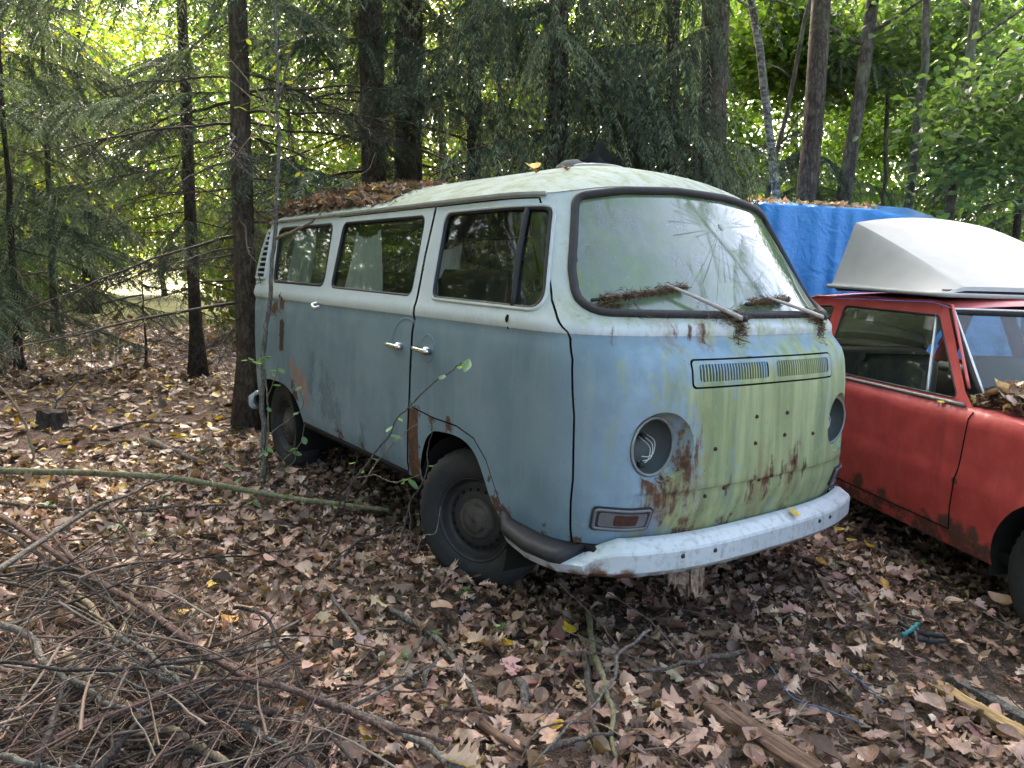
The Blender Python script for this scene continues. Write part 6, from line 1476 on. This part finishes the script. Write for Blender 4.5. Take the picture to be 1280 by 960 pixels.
twig_on(o, [(530, 600), (545, 600), (556, 590)], (d2, d2 - .05), .002); greenleaf(o, 537, 572, d2 - .05, .04); greenleaf(o, 548, 600, d2 - .05, .03); twig_on(o, [(520, 690), (530, 670), (545, 665), (552, 632)], (d2 - .1, d2 - .12), .003, 'twig_pale')
d3 = min(float((onground(515, 705) - CAM_POS) @ V_D), 3.4)
o, P = wand('bare_shoot', 'second thin shoot just right of the bare upright one', [(512, 695), (513, 650), (512, 620), (502, 600)], d3, .0035, 'twig', .0015, 'shoot', seed=5); greenleaf(o, 500, 598, d3, .05)
d4 = float((onground(327, 600) - CAM_POS) @ V_D)
sap, P = wand('sapling', 'thin crooked grey sapling standing against the rear of the van', [(327, 602), (328, 520), (330, 445), (338, 380), (343, 290), (348, 180), (347, 90), (341, 0), (338, -160), (345, -420)], d4, .019, 'twig_grey', .005, 'sapling', seed=6, wob=.008)
twig_on(sap, [(345, 298), (365, 290), (388, 278), (402, 265), (407, 252)], (d4, d4 - .25), .011, 'twig_pale', .003); twig_on(sap, [(347, 260), (330, 270), (318, 300), (312, 345)], (d4, d4 - .1), .006)
twig_on(sap, [(348, 190), (375, 215), (405, 235), (455, 215), (470, 190)], (d4, d4 + .2), .005, 'twig_pale'); twig_on(sap, [(348, 120), (365, 60), (380, 10), (392, -60)], (d4, d4 + .3), .009, 'twig'); twig_on(sap, [(346, 70), (330, 40), (316, 10), (308, -40)], (d4, d4 + .1), .006, 'twig')
for i, pts in enumerate(([(347, 150), (300, 110), (265, 84), (212, 47)], [(348, 170), (330, 125), (312, 104), (281, 69), (237, 56), (194, 41), (131, 31), (66, 14), (0, 36)], [(344, 130), (320, 127), (298, 134)], [(350, 40), (320, 45), (300, 52)], [(345, 130), (310, 175), (290, 200), (270, 210)], [(346, 60), (400, 40), (430, 30), (438, 5)])): twig_on(sap, pts, (d4, d4 - .2 + .1 * i), .006, 'twig_pale' if i < 5 else 'twig')
for q in range(26): greenleaf(sap, rg.uniform(300, 395), rg.uniform(20, 250), d4 + rg.uniform(-.2, .3), .06, col=(.20, .22, .04) if q % 2 else (.12, .2, .05))
d5 = d4 - .15
sh, P = wand('hazel_shrub', 'leafy green shrub at the foot of the thin sapling', [(318, 640), (325, 600), (333, 560), (335, 523), (332, 473), (330, 447)], d5, .008, 'log_green', .003, 'shrub', seed=7)
for pts in ([(333, 545), (360, 525), (378, 508), (372, 480)], [(330, 600), (355, 575), (375, 555), (380, 530)], [(334, 500), (345, 470), (348, 452)], [(333, 470), (318, 455), (305, 448)], [(322, 615), (300, 595), (285, 580)], [(340, 590), (365, 580), (372, 560)]): twig_on(sh, pts, (d5, d5 - .1), .004, 'log_green')
for q in range(34):
    x_, y_ = [(305, 450), (330, 447), (345, 478), (372, 485), (378, 510), (375, 556), (350, 452), (322, 400), (333, 398), (312, 440), (300, 590), (285, 580), (318, 560), (360, 575), (390, 548), (340, 560), (372, 565)][q % 17]; greenleaf(sh, x_ + rg.normal(0, 7), y_ + rg.normal(0, 6), d5 + rg.normal(0, .06), .055 * rg.uniform(.6, 1.2), asp=1.2)
o, P = wand('pale_wand', 'pale bare stem curving up at the left edge', [(41, 583), (40, 556), (32, 530), (18, 506), (-6, 478), (-30, 450)], float((onground(41, 583) - CAM_POS) @ V_D), .010, 'twig_pale', .007, 'twig', seed=8)
o, P = wand('grey_wand', 'crooked grey stem standing in the litter at the left', [(66, 520), (72, 502), (92, 482), (99, 470), (97, 452), (94, 443)], float((onground(66, 520) - CAM_POS) @ V_D), .010, 'twig_grey', .004, 'twig', seed=9); twig_on(o, [(72, 502), (64, 492), (58, 484)], (6.1, 6.1), .005)
# brambles and loose fine twigs of the brush pile
g = Geo(); rb = np.random.default_rng(66)
for q in range(720):
    if q < 540: x_, y_ = rb.uniform(-30, 420), rb.uniform(690, 985)
    else: x_, y_ = rb.uniform(300, 1270), rb.uniform(690, 960)
    if q < 540 and x_ > 150 + (y_ - 690) * 1.2: x_ *= .4
    p = onground(x_, y_, .02 + (abs(rb.normal(0, .09)) if q < 540 else rb.uniform(0, .02))); a_ = rb.uniform(0, 6.28) if rb.uniform() < .5 else rb.normal(2.3, .5); L = rb.uniform(.12, .55) if q < 540 else rb.uniform(.06, .22); d = np.array([math.cos(a_), math.sin(a_), rb.normal(0, .18 if q < 540 else .05)])
    w = smooth_path([p - d * L / 2, p + rb.normal(0, .016, 3), p + d * L / 2], 7, .003, q); w[:, 2] = np.maximum(w[:, 2], H(w[:, 0], w[:, 1]) + .008); g.add(*tube(w, np.linspace(rb.uniform(.002, .0055), .0012, 7), 4, False, False), c=1.5 * np.array([(.05, .038, .03), (.09, .065, .05), (.03, .022, .018), (.14, .11, .085), (.085, .05, .04)][rb.integers(5)]))
tag(g.build('twig_litter', M['deadtwig'], None), 'tangle of fine broken twigs over the brush pile and litter', 'twigs', kind='stuff')
# dry needle tufts hanging in the brush pile
pp = np.array([onground(rb.uniform(20, 330), rb.uniform(720, 940), abs(rb.normal(0, .08)) + .02) for _ in range(2600)]); v, f, c = strips(2600, pp, .07, .0013, 31, 1., ((.04, .028, .02), (.15, .105, .07)))
tag(obj('brush_needles', v, f, M['litter'], None, False, c), 'dry brown needles hanging in the brush pile', 'debris', kind='stuff')

# ------------------------------------------------------------------ small things in the right foreground
def board(name, label, pa, pb, wd, th, mat, seed, cat):
    A, B = onground(*pa, .02), onground(*pb, .02); L = np.linalg.norm(B - A); d = (B - A) / L; s_ = unit(np.cross([0, 0, 1], d)); n_ = np.cross(d, s_); r_ = np.random.default_rng(seed); k = 14
    prof = np.array([(-1, -1), (-1, .8), (-.75, 1), (0, .85), (.7, 1), (1, .6), (1, -1)]) * [wd / 2, th / 2]
    V = [[(q / (k - 1) * L, *(pr * (1 + r_.normal(0, .06)) + r_.normal(0, .002, 2))) for pr in prof] for q in range(k)]; V = np.array(V).reshape(-1, 3); F = [(i * 7 + j, (i + 1) * 7 + j, (i + 1) * 7 + (j + 1) % 7, i * 7 + (j + 1) % 7) for i in range(k - 1) for j in range(7)] + [tuple(range(7)), tuple((k - 1) * 7 + j for j in range(7))[::-1]]
    o = obj(name, V, F, M[mat], None, False); m4 = Matrix.Identity(4)
    for i in range(3): m4[i][0] = d[i]; m4[i][1] = s_[i]; m4[i][2] = n_[i]; m4[i][3] = A[i]
    o.matrix_world = m4; return tag(o, label, cat)
board('plank', 'split yellow plank half buried at the right edge', (1168, 858), (1320, 944), .055, .045, 'plank', 1, 'plank')
board('plank', 'grey weathered plank lying against the yellow one', (1185, 846), (1330, 925), .05, .03, 'twig_grey', 2, 'plank')
board('log', 'rotten brown log half sunk in the bottom foreground', (888, 884), (1020, 972), .085, .06, 'rotten', 3, 'log')
def cord(name, label, pts, r0, mat, cat, h=.03):
    P = smooth_path(np.array([onground(x, y, h + .015 * (i % 2)) for i, (x, y) in enumerate(pts)]), 8 * len(pts), .002, int(pts[0][0])); v, f = tube(P, r0, 6); return tag(obj(name, v, f, M[mat]), label, cat)
M['cordblue'] = simple('faded_blue_cord', (.07, .13, .22), .7, .3, 0, 80, .3, .2); M['teal'] = simple('teal_plastic_strap', (.02, .16, .17), .5, .4, 0, 40, .2, .1)
cord('blue_cord', 'thin blue cord looping through the leaves, left strand', [(956, 818), (974, 852), (1000, 877), (1035, 888), (1086, 907)], .0022, 'cordblue', 'cord')
cord('blue_cord', 'thin blue cord through the leaves, right strand', [(1021, 814), (1053, 834), (1078, 855), (1104, 877)], .0022, 'cordblue', 'cord')
cord('rubber_strip', 'black rubber strip lying near the plank, upper one', [(1124, 777), (1140, 788), (1160, 792), (1180, 795)], .010, 'rubber', 'rubber strip')
cord('rubber_strip', 'black rubber strip lying near the plank, lower one', [(1128, 786), (1145, 797), (1165, 801), (1182, 801)], .009, 'rubber', 'rubber strip')
cord('plastic_strap', 'short teal plastic strap on the rubber strip', [(1128, 794), (1138, 788), (1148, 779)], .008, 'teal', 'strap', .05)
# splintered wood chunk under the bumper
M['splint'] = make_wood('torn_pale_wood', (.10, .065, .045), (.30, .22, .165))
cp = at(858, 716, 2.86); rc = np.random.default_rng(2); g = Geo(); hv = np.array([V_R[0], V_R[1], 0.]); hv /= np.linalg.norm(hv); fv = np.array([-V_D[0], -V_D[1], 0.]); fv /= np.linalg.norm(fv)
for q in range(4):
    # torn plates: jagged lower edge, a little thickness, each turned differently
    n_ = 9; xs = np.linspace(-.05, .055, n_) * (1 - .15 * q) + .02 * (q - 1.5); low = -.022 - .045 * np.abs(rc.normal(.5, .45, n_)) * (1 - (xs / .11) ** 2); a_ = rc.normal(0, .35); ax = hv * math.cos(a_) + fv * math.sin(a_); nn = np.cross(ax, [0, 0, 1])
    up_ = cp + xs[:, None] * ax + np.array([0, 0, .04]) + fv * .012 * q; lo_ = cp + xs[:, None] * ax + low[:, None] * np.array([0, 0, 1]) + fv * (.012 * q + .02) + rc.normal(0, .004, (n_, 3))
    V = np.concatenate([up_, lo_, lo_ + nn * .008, up_ + nn * .008]); g.add(V, [(r_ * n_ + i, r_ * n_ + i + 1, ((r_ + 1) % 4) * n_ + i + 1, ((r_ + 1) % 4) * n_ + i) for r_ in range(4) for i in range(n_ - 1)])
wc = g.build('splintered_board', M['splint'], None, False); tag(wc, 'splintered pale wood end poking out under the bumper', 'wood')
# mossy stump on the left
p = onground(66, 532); a = np.linspace(0, 2 * np.pi, 15)[:-1]; rs2 = np.random.default_rng(4)
V = np.concatenate([np.stack([p[0] + rr * np.cos(a) * (1 + rs2.normal(0, .1, 14)), p[1] + rr * np.sin(a) * (1 + rs2.normal(0, .1, 14)), np.full(14, p[2] + z_) + rs2.normal(0, .012, 14)], -1) for rr, z_ in ((.15, -.03), (.115, .04), (.10, .12), (.06, .13))]); V = np.vstack([V, p + [0, 0, .11]])
F = [(q * 14 + i, q * 14 + (i + 1) % 14, (q + 1) * 14 + (i + 1) % 14, (q + 1) * 14 + i) for q in range(3) for i in range(14)] + [(42 + i, 42 + (i + 1) % 14, 56) for i in range(14)]
tag(obj('tree_stump', V, F, M['bark_dark'], None, False), 'low dark rotten stump in the litter at the left', 'stump')
# green seedlings in the litter
def seedling(x_, y_, label, n=5, s_=.04, hgt=.06):
    b = onground(x_, y_, -.005); o = bpy.data.objects.new('seedling', None); COL.objects.link(o); o.location = b; tag(o, label, 'seedling', 'green seedlings in the litter')
    v, f = tube([(0, 0, 0), (.004, .003, hgt * .6), (.0, .006, hgt)], [.002, .0016, .001], 5); obj('stem', v, f, M['log_green'], o)
    for q in range(n):
        V = T6.copy(); V[:, 0] += .5; V[:, 2] = curl_leaf(T6, -.3, .3, 0); az = q * 2.4 + rg.normal(0, .3); e = Matrix.Rotation(az, 3, 'Z') @ Matrix.Rotation(rg.normal(.1, .25), 3, 'Y'); V = V * s_ * rg.uniform(.7, 1.2) @ np.array(e).T + [0, 0, hgt * (1 - .12 * q)]; c = np.array([(.09, .19, .05), (.12, .24, .06), (.06, .14, .05)][q % 3]); obj('leaf', V, F6, M['leaf'], o, True, np.broadcast_to(c, (len(V), 3)))
for x_, y_, t_, n_, s_ in ((628, 796, 'beside the yellow leaf in front of the tyre', 3, .045), (580, 752, 'right below the front tyre', 4, .05), (536, 806, 'with dark round leaves left of the grey stick', 4, .05), (320, 636, 'fern like by the end of the pale pole', 7, .06), (205, 630, 'below the pale pole, left one', 5, .05), (150, 668, 'in grass at the top of the brush pile', 7, .06), (180, 680, 'right of the grass at the brush pile top', 6, .05), (248, 845, 'inside the brush pile', 5, .035), (1042, 716, 'below the right end of the bumper', 4, .04), (1150, 712, 'between the van and the red car', 4, .04), (360, 628, 'by the hazel shoot', 6, .05), (60, 640, 'at the left edge below the pale pole', 6, .05), (505, 838, 'near the bent grey stick', 3, .035), (120, 500, 'on open litter at the far left', 5, .05), (255, 570, 'mossy, beside the small grey log', 7, .06)): seedling(x_, y_, 'green seedling ' + t_, n_, s_)
